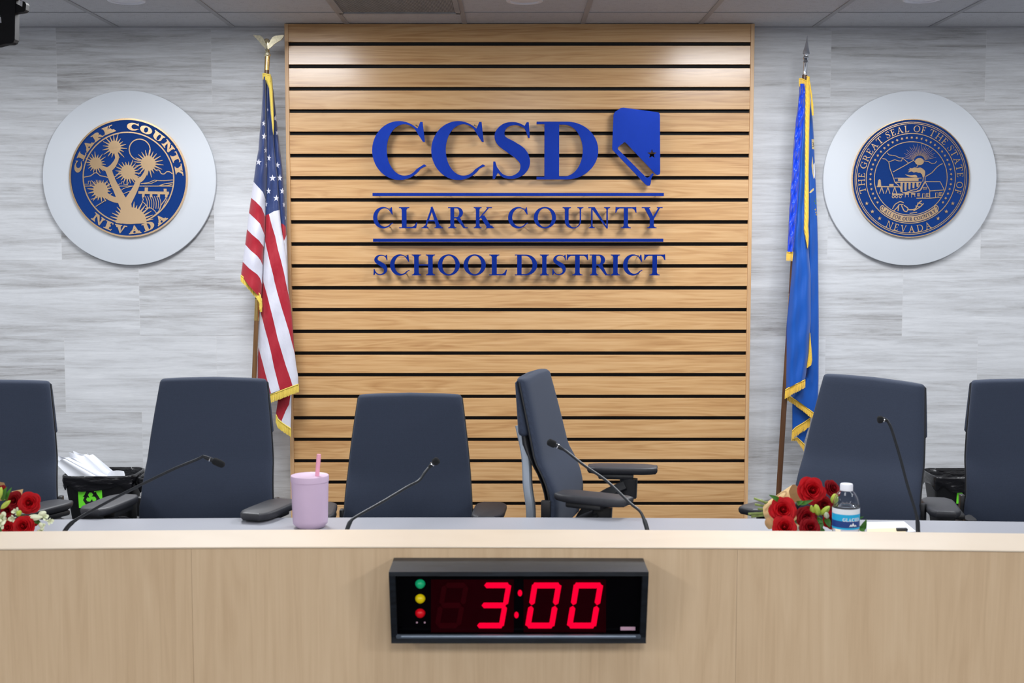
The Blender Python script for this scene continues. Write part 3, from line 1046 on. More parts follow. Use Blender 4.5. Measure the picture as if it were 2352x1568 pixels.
def right_seal(root):
    s = .3122 / 475.0
    cx, cy = 792, 790
    rm = lambda r: r * s
    disc_part(root, rm(468), -.042, -.029, M_blue, 'enamel_disc')
    disc_part(root, rm(475), -.047, -.029, M_bronze, 'rim', rm(468))
    for r, w in ((449, 5), (437, 5), (359, 6), (293, 6)):
        disc_part(root, rm(r + w / 2), -.0445, -.041, M_bronze, 'ring', rm(r - w / 2))
    L = arctext('THE GREAT SEAL OF THE STATE OF', cx, cy, 371, 198, -18.5, 52, True, (.13, .07, .06, .10), .95, gap=.16, space=.42)
    L += arctext('NEVADA', cx, cy, 433, 241.5, 296, 54, False, (.13, .07, .06, .10), .92, gap=.20)
    for g in L:
        surf(root, g, s, cx, cy, 'relief_letter', M_bronze, -.0455, -.041)
    S_ = []
    for i in range(37):
        a = math.radians(216 - i * (252 / 36.0))
        S_.append([star2d(cx + 326 * math.cos(a), cy - 326 * math.sin(a), 13, 90)])
    for x, y in ((442, 990), (488, 1055), (548, 1110), (1135, 990), (1085, 1055), (1020, 1110)):
        S_.append([star2d(x, 2 * 0 + y, 17, -90)])
    for g in S_:
        surf(root, [g], s, cx, cy, 'relief_star', M_bronze, -.0455, -.041)
    # scroll
    o = arc2d(cx, cy, 350, 350, 229, 311, 40); i_ = arc2d(cx, cy, 302, 302, 311, 229, 40)
    band = [(p[0], 2 * cy - p[1]) for p in o + i_]
    sc = surf(root, [[band], [arc2d(568, 1030, 20, 26, 0, 360, 30)[:-1], arc2d(568, 1030, 13, 18, 0, 360, 30)[:-1]], [arc2d(1002, 1030, 20, 26, 0, 360, 30)[:-1], arc2d(1002, 1030, 13, 18, 0, 360, 30)[:-1]],
                     [arc2d(568, 1030, 8, 11, 0, 360, 20)[:-1]], [arc2d(1002, 1030, 8, 11, 0, 360, 20)[:-1]]], s, cx, cy, 'scroll', M_bronze, -.0455, -.041)
    for g in arctext('ALL FOR OUR COUNTRY', cx, cy, 341, 231, 309, 30, False, (.17, .09, .07, .10), .95, gap=.10, space=.35):
        surf(root, g, s, cx, cy, 'motto_letter', M_ink, -.0482, -.0453, parent=sc)
    E = []
    ln = lambda pts, w=6, sm=0: E.append(line(pts, w, sm))
    # sun and rays
    E.append([arc2d(858, 655, 36, 28, 0, 360, 36)[:-1]])
    for k in range(23):
        a = math.radians(12 + k * 156 / 22)
        r0, r1 = 44, 120 if k % 2 else 150
        r1 = min(r1, 138)
        E.append([strip2d([(858 + r0 * math.cos(a), 650 - r0 * math.sin(a)), (858 + r1 * math.cos(a), 650 - r1 * math.sin(a))], [3.2, 1.6])])
    ln([(598, 585), (612, 602), (660, 608), (700, 626), (720, 626), (772, 668)], 5); ln([(560, 632), (582, 634), (610, 658), (660, 640), (690, 650), (714, 650), (720, 628)], 5)
    ln([(612, 660), (622, 710), (650, 780), (664, 820)], 6); ln([(648, 738), (735, 690), (810, 645), (850, 682)], 6); ln([(850, 680), (836, 700)], 5)
    ln([(895, 650), (930, 655), (960, 672), (985, 668), (998, 650)], 5); ln([(910, 775), (960, 745), (1000, 700), (1025, 680), (1045, 672)], 6)
    # smoke
    E.append([catmull([(778, 706), (800, 708), (822, 702), (842, 706), (866, 703), (886, 712), (904, 730), (906, 752), (900, 778), (888, 778), (882, 760), (868, 746), (850, 744), (834, 738), (816, 742), (798, 734), (782, 738), (766, 740), (784, 728), (768, 722), (786, 716)], 5, True)])
    E.append([catmull([(745, 758), (790, 765), (830, 762), (845, 780), (820, 782), (780, 776)], 5, True)])
    # viaduct and train
    ln([(660, 787), (880, 787)], 6); ln([(668, 820), (875, 820)], 9)
    ln([(690, 800), (855, 800)], 22)
    for k in range(5):
        x = 720 + k * 32
        E.append([[(x - 10, 822), (x + 9, 822), (x + 7, 900 - k * 10), (x - 8, 896 - k * 10)]])
    ln([(664, 820), (700, 850), (735, 905), (800, 885), (850, 870), (880, 815)], 6, 4)
    ln([(740, 905), (860, 890), (890, 850), (910, 815)], 8, 5)
    # smoke stack and mill
    ln([(895, 778), (890, 815)], 6); ln([(908, 778), (908, 815)], 6)
    ln([(908, 815), (870, 885), (845, 890)], 8); ln([(908, 815), (948, 885), (950, 948)], 6); ln([(908, 815), (1030, 815), (1065, 880)], 6); ln([(948, 890), (1062, 882)], 6)
    ln([(840, 948), (950, 948), (1040, 940)], 6)
    for x, y, w, h in ((858, 920, 22, 26), (932, 922, 26, 30), (1036, 915, 24, 28), (908, 868, 32, 18)):
        E.append([rect(x - w / 2, y - h / 2, x + w / 2, y + h / 2), rect(x - w / 2 + 4, y - h / 2 + 4, x - 2, y + h / 2 - 4)[::1], rect(x + 2, y - h / 2 + 4, x + w / 2 - 4, y + h / 2 - 4)])
    ln([(890, 948), (890, 912), (910, 912), (910, 948)], 6); ln([(995, 942), (995, 905), (1015, 905), (1015, 942)], 6)
    # trestle and ore chute
    E.append([[(524, 855), (530, 805), (540, 795), (550, 802), (556, 855)]])
    ln([(520, 855), (710, 857)], 8); ln([(620, 842), (655, 842)], 16)
    for x in (560, 610, 665):
        ln([(x, 860), (x - 18, 912)], 6); ln([(x, 860), (x + 18, 912)], 6)
    # ore wagon and team
    for x in (655, 682, 712):
        E.append([arc2d(x, 936, 12, 12, 0, 360, 20)[:-1], arc2d(x, 936, 7, 7, 0, 360, 20)[:-1]])
    ln([(645, 915), (735, 918)], 12)
    for x in (765, 815):
        ln([(x - 18, 912), (x + 16, 914)], 12); ln([(x - 12, 915), (x - 14, 942)], 4); ln([(x + 10, 915), (x + 14, 938)], 4)
    # sheaf, plough and sickle
    ln([(650, 1035), (668, 1000), (690, 985), (712, 975), (740, 985)], 7, 4); ln([(660, 1050), (690, 1020), (704, 1000), (738, 1000)], 7, 4)
    ln([(700, 1000), (695, 1050)], 8); ln([(722, 1005), (745, 1050), (770, 1055)], 8, 3); ln([(742, 1005), (775, 1030), (770, 1050)], 8, 4)
    ln([(770, 1040), (830, 1036), (858, 990), (885, 968)], 9, 4); ln([(820, 1050), (870, 1020), (900, 990)], 8, 4); ln([(835, 1010), (870, 1018)], 7); ln([(850, 985), (888, 995)], 7); ln([(790, 1070), (850, 1060)], 6)
    surf(root, E, s, cx, cy, 'landscape_relief', M_bronze, -.0455, -.041)


seal(297, 409, 'round blue and bronze seal with a joshua tree on white disc, left wall side', left_seal)
seal(2090, 410, 'round blue and bronze great seal with train and mill on white disc, right wall side', right_seal)

# ------------------------------------------------------------------ furled flags
def poly_interp(pts, n):
    """n points evenly along a polyline of (x, y)"""
    p = np.array(pts, float)
    d = np.r_[0, np.cumsum(np.hypot(*np.diff(p, axis=0).T))]
    t = np.linspace(0, d[-1], n)
    return np.c_[np.interp(t, d, p[:, 0]), np.interp(t, d, p[:, 1])]


def yline(pts, x):
    """y of a traced line at x, extended straight beyond its ends"""
    p = np.array(pts, float)
    y = np.interp(x, p[:, 0], p[:, 1])
    s0 = (p[1, 1] - p[0, 1]) / (p[1, 0] - p[0, 0]); s1 = (p[-1, 1] - p[-2, 1]) / (p[-1, 0] - p[-2, 0])
    y = np.where(x < p[0, 0], p[0, 1] + s0 * (x - p[0, 0]), y)
    return np.where(x > p[-1, 0], p[-1, 1] + s1 * (x - p[-1, 0]), y)


def xline(pts, y):
    return yline([(b, a) for a, b in pts], y)


def in_poly(poly, X, Y):
    r = np.zeros(X.shape, bool)
    n = len(poly)
    for i in range(n):
        x0, y0 = poly[i]; x1, y1 = poly[(i + 1) % n]
        c = ((y0 > Y) != (y1 > Y)) & (X < (x1 - x0) * (Y - y0) / ((y1 - y0) or 1e-9) + x0)
        r ^= c
    return r


def cloth(name, L, R, Yc, depth, paint, mat, parent, res=2.3, ripple=None, back=True, sag=0.0, pw=.6, tilt=0.0):
    """one hanging fold of cloth between a left and right traced edge; bulges towards the room by depth"""
    hgt = max(L[-1][1] - L[0][1], R[-1][1] - R[0][1])
    wid = max(abs(a[0] - b[0]) for a, b in zip(poly_interp(L, 30), poly_interp(R, 30)))
    nt_ = int(hgt * res) + 2
    ns = int(wid * res) + 3
    l, r = poly_interp(L, nt_), poly_interp(R, nt_)
    s = np.linspace(0, 1, ns)
    PX = l[:, None, 0] * (1 - s) + r[:, None, 0] * s
    PY = l[:, None, 1] * (1 - s) + r[:, None, 1] * s + sag * np.sin(s * PI)[None, :] * np.linspace(0, 1, nt_)[:, None]
    tt = np.linspace(0, 1, nt_)[:, None]
    prof = np.maximum(0, 1 - (2 * s[None, :] - 1) ** 2) ** pw
    def grid(sgn, dd):
        Y = Yc + tilt * (s[None, :] - .5) - sgn * dd * prof * np.ones_like(tt)
        if ripple is not None:
            Y = Y + ripple(s[None, :] * np.ones_like(tt), tt * np.ones_like(s[None, :])) * sgn
        u = (PX - 1176) / F; v = (784 - PY) / F
        k = Y / (cS + v * sS)
        return np.stack([u * k, Y, EYE + k * (-sS + v * cS)], -1).reshape(-1, 3)
    base = np.arange(nt_ * ns).reshape(nt_, ns)
    q = np.stack([base[:-1, :-1], base[1:, :-1], base[1:, 1:], base[:-1, 1:]], -1).reshape(-1, 4)
    V = grid(1, depth); Fc = q
    C = paint(PX, PY, s[None, :] * np.ones_like(tt), tt * np.ones_like(s[None, :])).reshape(-1, 3)
    if back:
        V = np.r_[V, grid(-1, depth * .6) + np.array([0, .004, 0])]
        Fc = np.r_[Fc, q[:, ::-1] + nt_ * ns]
        C = np.r_[C, C]
    me = bpy.data.meshes.new(name)
    off = np.array(parent.location)
    me.from_pydata((V - off).tolist(), [], Fc.tolist())
    me.materials.append(mat)
    a = me.attributes.new('Dye', 'FLOAT_COLOR', 'POINT')
    a.data.foreach_set('color', np.c_[C, np.ones(len(C))].astype(np.float32).ravel())
    me.polygons.foreach_set('use_smooth', [True] * len(me.polygons))
    me.update()
    o = bpy.data.objects.new(name, me)
    COL.objects.link(o)
    o.parent = parent
    return o


def fringe(name, top, length, Yc, mat, parent, n, lean=0.0, dY=None, seed=1, header=2.6):
    """gold fringe: header braid and many hanging threads along a traced hem; length in pixels"""
    rnd = random.Random(seed)
    mb = MB()
    off = Vector(parent.location)
    P_ = poly_interp(top, n)
    ln = length if isinstance(length, (list, tuple)) else (length, length)
    pts = [W(x, y, Yc + (dY(i / (n - 1)) if dY else 0)) - off for i, (x, y) in enumerate(P_)]
    mb.tube([p + Vector((0, -.001, -.0025)) for p in pts], .0034, 6, smooth=True)
    mpp = 1 / ppm(P_[0][1], Yc)
    wid = (pts[-1] - pts[0]).length / n * .62
    for i, p in enumerate(pts):
        l = (ln[0] + (ln[1] - ln[0]) * i / (n - 1)) * mpp * (.93 + .1 * rnd.random())
        dx = lean * l + rnd.uniform(-.0010, .0010)
        dy = rnd.uniform(-.0018, .0018)
        mb.tube([p + Vector((0, dy * .3, -.001)), p + Vector((dx * .5, dy, -l * .5)), p + Vector((dx, dy * 1.4, -l))], [wid * .8, wid, wid * .75], 5, smooth=True)
    return mb.build(name, mat, parent)


def c3(c):
    return np.array(lin(c)[:3])


US_B, US_W, US_R = c3((28, 48, 98)), c3((202, 202, 214)), c3((158, 12, 36))


def stars_mask(stars, X, Y, C):
    for x, y, r, sq, rot in stars:
        pl = [((p[0] - 0) * sq + x, p[1] + y) for p in star2d(0, 0, r, rot)]
        m = in_poly(pl, X, Y)
        C[m] = US_W


# --- United States flag on its pole
UY = 6.74
p0, p1 = W(614.2, 128, UY), W(584, 862, UY)
foot = p0 + (p1 - p0) * ((p0.z - .08) / (p0.z - p1.z))
us = thing('flag_on_pole', 'furled red white and blue flag on brown pole with eagle top left of slatted panel', 'flag', (foot.x, foot.y, .08))
UO = Vector(us.location)


def along(a, b, t):
    return a + (b - a) * t


def pole(root, top, bot, r, segs, off):
    """segs: list of (name, material, t0, t1, radius factor)"""
    for nm, m, t0, t1, k in segs:
        mb = MB(); mb.tube([along(top, bot, t0) - off, along(top, bot, t1) - off], r * k, 16); mb.build(nm, m, root)


LU = p0.z - foot.z
tz = lambda py: (p0.z - W(600, py, UY).z) / LU
pole(us, p0, foot, .0125, [('ferrule', M_brass, 0, tz(161), 1.0), ('upper_pole', M_oakpole, tz(161), tz(686), .98), ('joint_sleeve', M_brass, tz(686), tz(736), 1.04), ('lower_pole', M_oakpole, tz(736), .965, 1.0)], UO)
mb = MB(); mb.lathe([(0, 0), (.13, 0), (.135, .012), (.10, .03), (.05, .045), (.024, .06), (.022, .11), (.0, .11)], n=40); mb.build('floor_stand', M_brass, us)
# eagle finial
ea = MB()
top = p0 - UO
ea.lathe([(.012, -.004), (.017, 0), (.018, .005), (.012, .008), (.013, .014), (.009, .02), (.013, .026), (.011, .03), (0, .032)], c=top, n=20)
ea.build('finial_base', M_palegold, us)
ea = MB()
bz = lambda px, py, y=0: W(px, py, UY) - UO + Vector((0, y, 0))
ea.loft([[bz(615.5, y, 0) + Vector((r * math.cos(a) * 1.0, r * math.sin(a) * .8, 0)) for a in [2 * PI * k / 12 for k in range(12)]] for y, r in ((114, .004), (111, .008), (105, .012), (99, .0135), (94, .010), (91, .006))])
ea.lathe([(0, -.012), (.008, -.008), (.0115, 0), (.009, .008), (0, .012)], c=bz(612.5, 93), n=14)
ea.tube([bz(612, 92, -.008), bz(610.5, 94, -.016), bz(610.8, 96, -.02)], [.005, .003, .001], 8)
ea.build('eagle_body', M_palegold, us)
for side, pts in ((-1, [(612, 113), (604, 106), (595, 95), (588, 88), (580.5, 79.5), (590, 81), (598, 82), (605, 88), (611, 99), (615, 107)]), (1, [(615, 107), (619, 99), (624, 89), (630, 83), (640, 81), (651, 80), (646, 90), (638, 96), (631, 101), (624, 108), (617, 113)])):
    ea = MB()
    P3 = [bz(x, y) for x, y in catmull(pts, 3, True)]
    f = lambda p, d: Vector((p[0], d + .5 * abs(p[0] - bz(614, 90).x) * .6 - .01, p[1]))
    ea.prism([[(p.x, p.z) for p in P3]], lambda p: f(p, -.004), lambda p: f(p, .004))
    ea.build('eagle_wing', M_palegold, us)

A_L = [(603.2, 176), (602.8, 200), (602.5, 216.7), (600, 266.5), (597.4, 292), (594.2, 330), (593.4, 344), (587.8, 375), (582.7, 413), (577, 451), (571.9, 487), (563, 560), (554, 626), (553.8, 631)]
A_R = [(611, 176), (611.5, 236), (612.5, 300), (613, 349), (612.7, 388), (610.5, 451), (609.5, 463), (609, 501), (608.3, 539), (604.5, 578), (603, 620), (602, 650), (600, 684)]
A_lines = [[(582, 417), (593.6, 429.7), (603.8, 441), (609.5, 456.5)], [(576.4, 453.8), (588.5, 464), (601, 476.8), (609.5, 498.5)],
           [(572.5, 489.6), (584.7, 501), (597.4, 513.8), (607.6, 539.3)], [(567.4, 526.6), (578.3, 538), (594.9, 552), (602.5, 562.3)],
           [(563, 561), (575.7, 575), (591, 587.8), (598.7, 598), (602.5, 607)], [(557.2, 600.6), (571.9, 615.9), (591, 630), (597.4, 638.8), (600.6, 649)]]


def paint_A(X, Y, s, t):
    k = np.zeros(X.shape, int)
    for l in A_lines:
        k += yline(l, X) < Y
    C = np.where((k == 0)[..., None], US_B, np.where((k % 2 == 1)[..., None], US_W, US_R))
    stars_mask([(605.7, 283.6, 7.5, .62, -80), (607, 313, 8.5, .75, -84), (610.5, 345, 8, .55, -88), (594, 372, 8.2, .85, -82), (612.5, 379, 7.5, .4, -88)], X, Y, C)
    return C


B_L = [(604.5, 188), (606, 260), (606.5, 390), (603.5, 455), (603, 500), (601, 560), (597, 640), (595.5, 690), (595.5, 722), (594.6, 742), (594, 793), (591.8, 820), (591.5, 863), (590.5, 914)]
B_R = [(622, 190), (625.5, 250), (628, 298), (631, 349), (634, 375), (638, 413), (640, 451), (642.3, 482), (646, 520), (648.8, 539), (653.2, 557), (657, 585), (659.5, 610), (661, 640), (662, 665.5), (667.6, 701), (671.4, 735.7), (675, 793), (680.4, 839), (681.6, 845.5), (684.8, 864.7), (685.5, 881)]
la = [(617.8, 491.5), (624.2, 517.6), (631.9, 541.9), (638, 571), (646, 600.5), (652.3, 626), (656.7, 649), (661, 668)]
lb = [(609, 554.6), (612.7, 571), (617.8, 593), (623, 614.6), (628, 633.7), (631, 649), (637, 672), (646, 703.8), (654.8, 731.9), (663.8, 761), (671.4, 790.6), (675, 804.6)]
lc = [(603.8, 633.7), (605, 647.7), (612.7, 674.5), (621.7, 710), (630.6, 746), (637, 774), (646, 804.6), (656, 837.8), (658.7, 845.5), (667.6, 871), (671.4, 883.8)]
ld = [(600, 721.7), (607.6, 752), (615.3, 780), (621.7, 805.9), (628, 836.5), (630.6, 848), (637, 873.6), (642.7, 895)]
le = [(596, 805.9), (603.8, 835), (606.3, 845.5), (611.5, 864.7), (625, 912)]
cb = [(603, 497), (610, 494), (619, 490.8), (629, 485), (642, 482)]


def paint_B(X, Y, s, t):
    k = np.zeros(X.shape, int)
    for l in (le, ld, lc, lb, la):
        k += xline(l, Y) < X
    C = np.where((k % 2 == 0)[..., None], US_R, US_W)
    C[yline(cb, X) > Y] = US_B
    stars_mask([(618, 362.7, 8, .62, -84), (626, 409, 8.3, .95, -90), (617, 438.6, 7.8, .72, -90), (634.7, 455, 8, .92, -86), (611, 469, 7, .5, -90), (615, 252, 5, .3, -90)], X, Y, C)
    return C


D_L = [(623, 205), (625, 280), (627, 340), (630, 375), (634, 413), (636, 451), (638, 482), (642, 520), (645, 545), (650, 570), (653, 600), (656, 640), (657, 666)]
D_R = [(627.4, 205), (634.4, 266.5), (637, 292), (642, 336.6), (648.5, 387.6), (653, 451), (656.7, 513.8), (658, 539), (660, 577.6), (661.2, 628.6), (662.5, 666)]


def paint_D(X, Y, s, t):
    C = np.broadcast_to(US_B, X.shape + (3,)).copy()
    y1 = yline([(646, 513), (651, 515), (656, 520)], X)
    C[Y > y1] = US_R
    C[(Y > y1) & (X > xline([(652.5, 557), (657, 542), (660, 535)], Y)) & (Y > 535)] = US_W
    stars_mask([(632.5, 271.5, 8.6, .8, -80), (636.6, 305, 7, .5, -80), (637.4, 378.7, 8, .7, -80), (642.7, 408.6, 8.2, .75, -86), (648.5, 438.6, 8.2, .72, -82), (652.3, 469.8, 7.4, .45, -84), (656, 500, 7, .35, -84)], X, Y, C)
    return C


E_L = [(642, 880), (638, 921), (633.8, 947.6), (634.4, 952.7)]
E_R = [(671, 880), (669.5, 908), (669, 947.6), (668, 983)]


def paint_E(X, Y, s, t):
    C = np.broadcast_to(US_R, X.shape + (3,)).copy()
    C[X > xline([(668, 880), (667, 908), (664, 928.5), (656, 943.8), (646, 968)], Y)] = US_W
    return C


rp = lambda a, n, ph: (lambda s, t: a * np.sin(s * n * PI + ph + 1.2 * t) * np.clip(t * 3, .1, 1) + .0025 * np.sin(t * 46 + 5 * s) * np.sin(s * PI))
fl = cloth('flag', A_L, A_R, UY - .02, .035, paint_A, M_usflag, us, ripple=rp(.004, 2.2, .4), sag=4)
cloth('flag_fold', B_L, B_R, UY + .015, .032, paint_B, M_usflag, us, ripple=rp(.006, 3.1, 1.0))
cloth('flag_fold', D_L, D_R, UY + .03, .016, paint_D, M_usflag, us, ripple=rp(.003, 2, .2))
cloth('flag_fold', E_L, E_R, UY + .045, .012, paint_E, M_usflag, us, sag=4)
fringe('fringe', [(553.5, 631), (566, 641), (578, 653), (590, 665), (598, 677), (600.3, 690)], (16, 26), UY - .035, M_goldy, us, 44, seed=2)
fringe('fringe', [(600.3, 684), (601.2, 702)], (16, 14), UY - .03, M_goldy, us, 5, lean=-.25, seed=9)
fringe('fringe', [(590.5, 914), (630, 902), (658, 891), (685.6, 881)], 20, UY - .012, M_goldy, us, 58, seed=3)
fringe('fringe', [(634, 951), (638, 961), (646, 968), (657, 976), (668, 983)], 21, UY + .035, M_goldy, us, 30, seed=4)
# hoist fringe wound down from the top
HL = [(603, 168), (603.4, 181), (608, 183), (612, 190), (617.5, 203), (619.5, 231), (621.8, 262), (625.2, 295), (627.5, 309)]
HR = [(621, 170), (625, 181), (626.8, 206), (628, 237), (629.2, 262), (629.8, 290), (628.6, 309)]
cloth('hoist_fringe', HL, HR, UY - .03, .022, lambda X, Y, s, t: np.broadcast_to(c3((222, 190, 74)), X.shape + (3,)).copy(), M_goldy, us, res=.8, ripple=lambda s, t: .0025 * np.sin(t * 150 + 9 * s) * np.sin(s * 31))
fringe('fringe', [(603.3, 168.5), (609, 168), (615, 171), (621, 170)], (14, 18), UY - .05, M_goldy, us, 16, seed=6)

# --- Nevada flag on its pole
NY = 6.74
q0, q1 = W(1848.6, 172, NY), W(1790.6, 1099, NY)
nfoot = q0 + (q1 - q0) * ((q0.z - .08) / (q0.z - q1.z))
nf = thing('flag_on_pole', 'furled blue flag with gold fringe on dark pole, silver spear top, right of slatted panel', 'flag', (nfoot.x, nfoot.y, .08))
NO = Vector(nf.location)
LN = q0.z - nfoot.z
tzn = lambda py: (q0.z - W(1840, py, NY).z) / LN
pole(nf, q0, nfoot, .0132, [('upper_pole', M_walnut, 0, tzn(674), 1.0), ('joint_sleeve', M_brass, tzn(674), tzn(742), .96), ('lower_pole', M_walnut, tzn(742), .965, 1.06)], NO)
mb = MB(); mb.lathe([(0, 0), (.13, 0), (.135, .012), (.10, .03), (.05, .045), (.024, .06), (.022, .11), (.0, .11)], n=40); mb.build('floor_stand', M_chrome, nf)
ax = (q0 - nfoot).normalized()
RT = Vector((0, 0, 1)).rotation_difference(ax).to_matrix()
k = 1 / ppm(150, NY)
mb = MB(); mb.lathe([(.0105, 0), (.0105, 27 * k), (.013, 29 * k), (.0115, 31 * k), (.010, 33 * k), (.015, 37 * k), (.016, 39 * k), (.012, 41 * k), (.011, 44 * k), (.013, 47 * k), (0, 49 * k)], c=q0 - NO, M=RT, n=24); mb.build('finial_socket', M_chrome, nf)
mb = MB()
rings = []
for h, r in ((45, 3), (48, 8.2), (52, 7.6), (58, 6), (66, 4), (76, 2.2), (89, .2)):
    rings.append([q0 - NO + RT @ Vector((math.cos(a) * r * k * (1 if i % 2 == 0 else .42), math.sin(a) * r * k * .42, h * k)) for i, a in enumerate([2 * PI * j / 4 for j in range(4)])])
mb.loft(rings, smooth=False); mb.build('spear_head', M_chrome, nf)

P_L = [(1836.8, 192), (1836.6, 200), (1833.6, 239), (1828.5, 275), (1824, 322), (1821.5, 359), (1818.3, 414), (1815.6, 440), (1815.2, 462), (1813.2, 480), (1812.6, 500), (1811, 520), (1810.2, 545), (1808, 578)]
P_R = [(1848.5, 192), (1849.5, 211), (1849, 262), (1844, 304), (1839.3, 351), (1835, 414), (1831.7, 468), (1825.4, 538.6), (1821.5, 578)]
Q_L = [(1843, 205), (1843, 262), (1838, 304), (1833, 351), (1829, 414), (1826, 468), (1820, 538), (1818, 570), (1819.6, 591), (1817, 629), (1810.6, 706), (1807.4, 739), (1805.5, 791), (1804, 868), (1804, 894)]
Q_R = [(1855, 205), (1857, 300), (1857, 400), (1854, 500), (1854, 545), (1857, 572), (1861.7, 629), (1862, 739), (1860, 765), (1857, 816), (1853, 846), (1849.5, 870)]
W_L = [(1850, 215), (1851, 400), (1852, 572), (1853, 700), (1848, 860), (1834, 885), (1817, 909)]
W_R = [(1859.7, 225), (1866.8, 275), (1869.3, 313), (1871, 359), (1873.8, 415), (1875.7, 462), (1877.6, 513), (1878.9, 559), (1880, 655), (1880.8, 739), (1880.4, 868), (1879.5, 906), (1879, 954)]
V_L = [(1821, 900), (1820, 932), (1820, 988)]
V_R = [(1866, 900), (1864, 930), (1861, 960)]
U_L = [(1832, 980), (1831, 1003)]
U_R = [(1858, 980), (1846, 1018)]
NB, NB2, NT = c3((0, 78, 168)), c3((0, 62, 210)), c3((214, 190, 132))


def paint_N(X, Y, s, t):
    return np.broadcast_to(NB, X.shape + (3,)).copy()


def paint_sl(X, Y, s, t):
    return np.broadcast_to(NB2, X.shape + (3,)).copy()


def paint_W(X, Y, s, t):
    C = np.broadcast_to(NB, X.shape + (3,)).copy()
    n = lambda x, y: (1780 + x / 7.8375, 360 + y / 7.8375)
    o = lambda x, y: (1780 + x / 7.8375, 160 + y / 7.8375)
    m = in_poly([o(660, 1250), o(712, 1255), o(712, 1432), o(668, 1428)], X, Y); C[m] = NT
    ink = c3((50, 40, 50))
    for r in (rect(672, 1310, 690, 1322), rect(676, 1340, 694, 1350), rect(674, 1376, 694, 1388), rect(690, 1312, 700, 1345), rect(692, 1348, 702, 1386)):
        C[in_poly([o(*p) for p in r], X, Y)] = ink
    C[in_poly([n(*p) for p in [(680, -10), (684, 80), (690, 150), (688, 250), (700, 330), (695, 400), (672, 270), (660, 160), (668, 60)]], X, Y)] = NT
    C[in_poly([n(*p) for p in [(692, 140), (716, 100), (722, 250), (724, 400), (705, 360), (694, 260)]], X, Y)] = c3((214, 218, 226))
    C[in_poly([n(*p) for p in [(612, 648), (650, 600), (690, 566), (706, 574), (694, 605), (650, 648)]], X, Y)] = NT
    gr = c3((70, 110, 70))
    for a, b in ((716, 800), (730, 840), (724, 950), (736, 1000), (744, 1040), (738, 760)):
        C[in_poly([n(a - 12, b), n(a + 6, b - 24), n(a + 14, b + 6), n(a, b + 18)], X, Y)] = gr if b < 900 else c3((170, 150, 80))
    return C


cr = lambda s, t: .006 * np.sin(t * 62 + 7 * s) * np.sin(s * PI) + .004 * np.sin(t * 37 - 9 * s)
cloth('sleeve', P_L, P_R, NY - .032, .022, paint_sl, M_satin, nf, ripple=cr)
cloth('flag', Q_L, Q_R, NY - .008, .034, paint_N, M_nvflag, nf, ripple=rp(.006, 3.6, .5))
cloth('flag_fold', W_L, W_R, NY + .05, .028, paint_W, M_nvflag, nf, ripple=rp(.005, 2.6, 1.4))
cloth('flag_fold', V_L, V_R, NY + .075, .012, paint_N, M_nvflag, nf)
cloth('flag_fold', U_L, U_R, NY + .09, .008, paint_N, M_nvflag, nf)
gp = lambda X, Y, s, t: np.broadcast_to(c3((240, 194, 62)), X.shape + (3,)).copy()
lum = lambda s, t: .002 * np.sin(t * 170 + 9 * s) * np.sin(s * 21)
fringe('sleeve_fringe', [(1807.4, 578), (1814, 578.5), (1821.4, 578)], 21, NY - .045, M_gold, nf, 13, lean=-.06, seed=3)
fringe('fringe', [(1804, 894), (1820, 884), (1836, 877), (1849.5, 871)], (23, 20), NY - .035, M_gold, nf, 46, seed=4, lean=-.03)
fringe('fringe', [(1803, 905), (1817, 911), (1843, 928), (1868.5, 947), (1879, 955)], (12, 16), NY + .03, M_gold, nf, 60, seed=5, lean=-.12)
fringe('fringe', [(1820, 988), (1828, 980), (1845, 970), (1861, 959)], (24, 22), NY + .06, M_gold, nf, 38, seed=6, lean=-.08)
fringe('fringe', [(1819, 1008), (1831, 1004), (1839, 1011), (1848, 1020)], (5, 16), NY + .085, M_gold, nf, 30, seed=7, lean=-.12)
GL = [(1849.5, 196), (1849.3, 211), (1849, 262), (1848.6, 359), (1848.4, 413), (1847.3, 450), (1847.4, 487), (1846.4, 527), (1848, 538), (1851.5, 556), (1854.5, 570)]
GR = [(1860, 196), (1860.5, 235), (1859.6, 262), (1858.5, 322), (1857.4, 400), (1857.8, 450), (1857.6, 500), (1856.6, 520), (1858, 543), (1856.8, 563), (1855.2, 571)]
cloth('hoist_fringe', GL, GR, NY - .045, .014, gp, M_gold, nf, res=.8, ripple=lum)
cloth('hem_fringe', [(1859.6, 764), (1857.4, 810), (1852.5, 846)], [(1861, 764), (1864, 800), (1865.6, 826), (1863.6, 838)], NY - .016, .006, gp, M_gold, nf, res=.8, ripple=lum)
fringe('top_fringe', [(1835.5, 180), (1842, 180), (1850, 184), (1856, 184)], (18, 30), NY - .04, M_gold, nf, 14, seed=8)
mb = MB()
T_ = lambda x, y, d=-.04: W(x, y, NY + d) - NO
mb.tube([T_(1853, 175), T_(1857, 178), T_(1860, 196), T_(1863, 215), T_(1864.5, 224)], .0045, 8)
mb.tube([T_(1857, 176), T_(1853, 200), T_(1855, 214)], .008, 8)
mb.tube([T_(1864, 221), T_(1865.5, 240), T_(1867, 265)], [.003, .006, .0045], 8)
mb.build('cord', M_gold, nf)

# ------------------------------------------------------------------ dais desk (slightly curved)
LZ = .902           # ledge height
WZ = .79            # worktop height


def doff(x):
    return -.030 * (x / 1.2) ** 2 - .010 * (x / 1.2)


DF = Wz(1176, 1255, LZ).y      # front of the ledge in the middle
DR = Wz(1176, 1215.5, LZ).y    # rear of the ledge
TR = Wz(1176, 1187.5, WZ).y    # rear of the worktop
SEAM = [-2.04, W(443, 1400, DF).x, W(1690, 1400, DF).x, 2.0]
DX0, DX1 = -2.6, 2.6


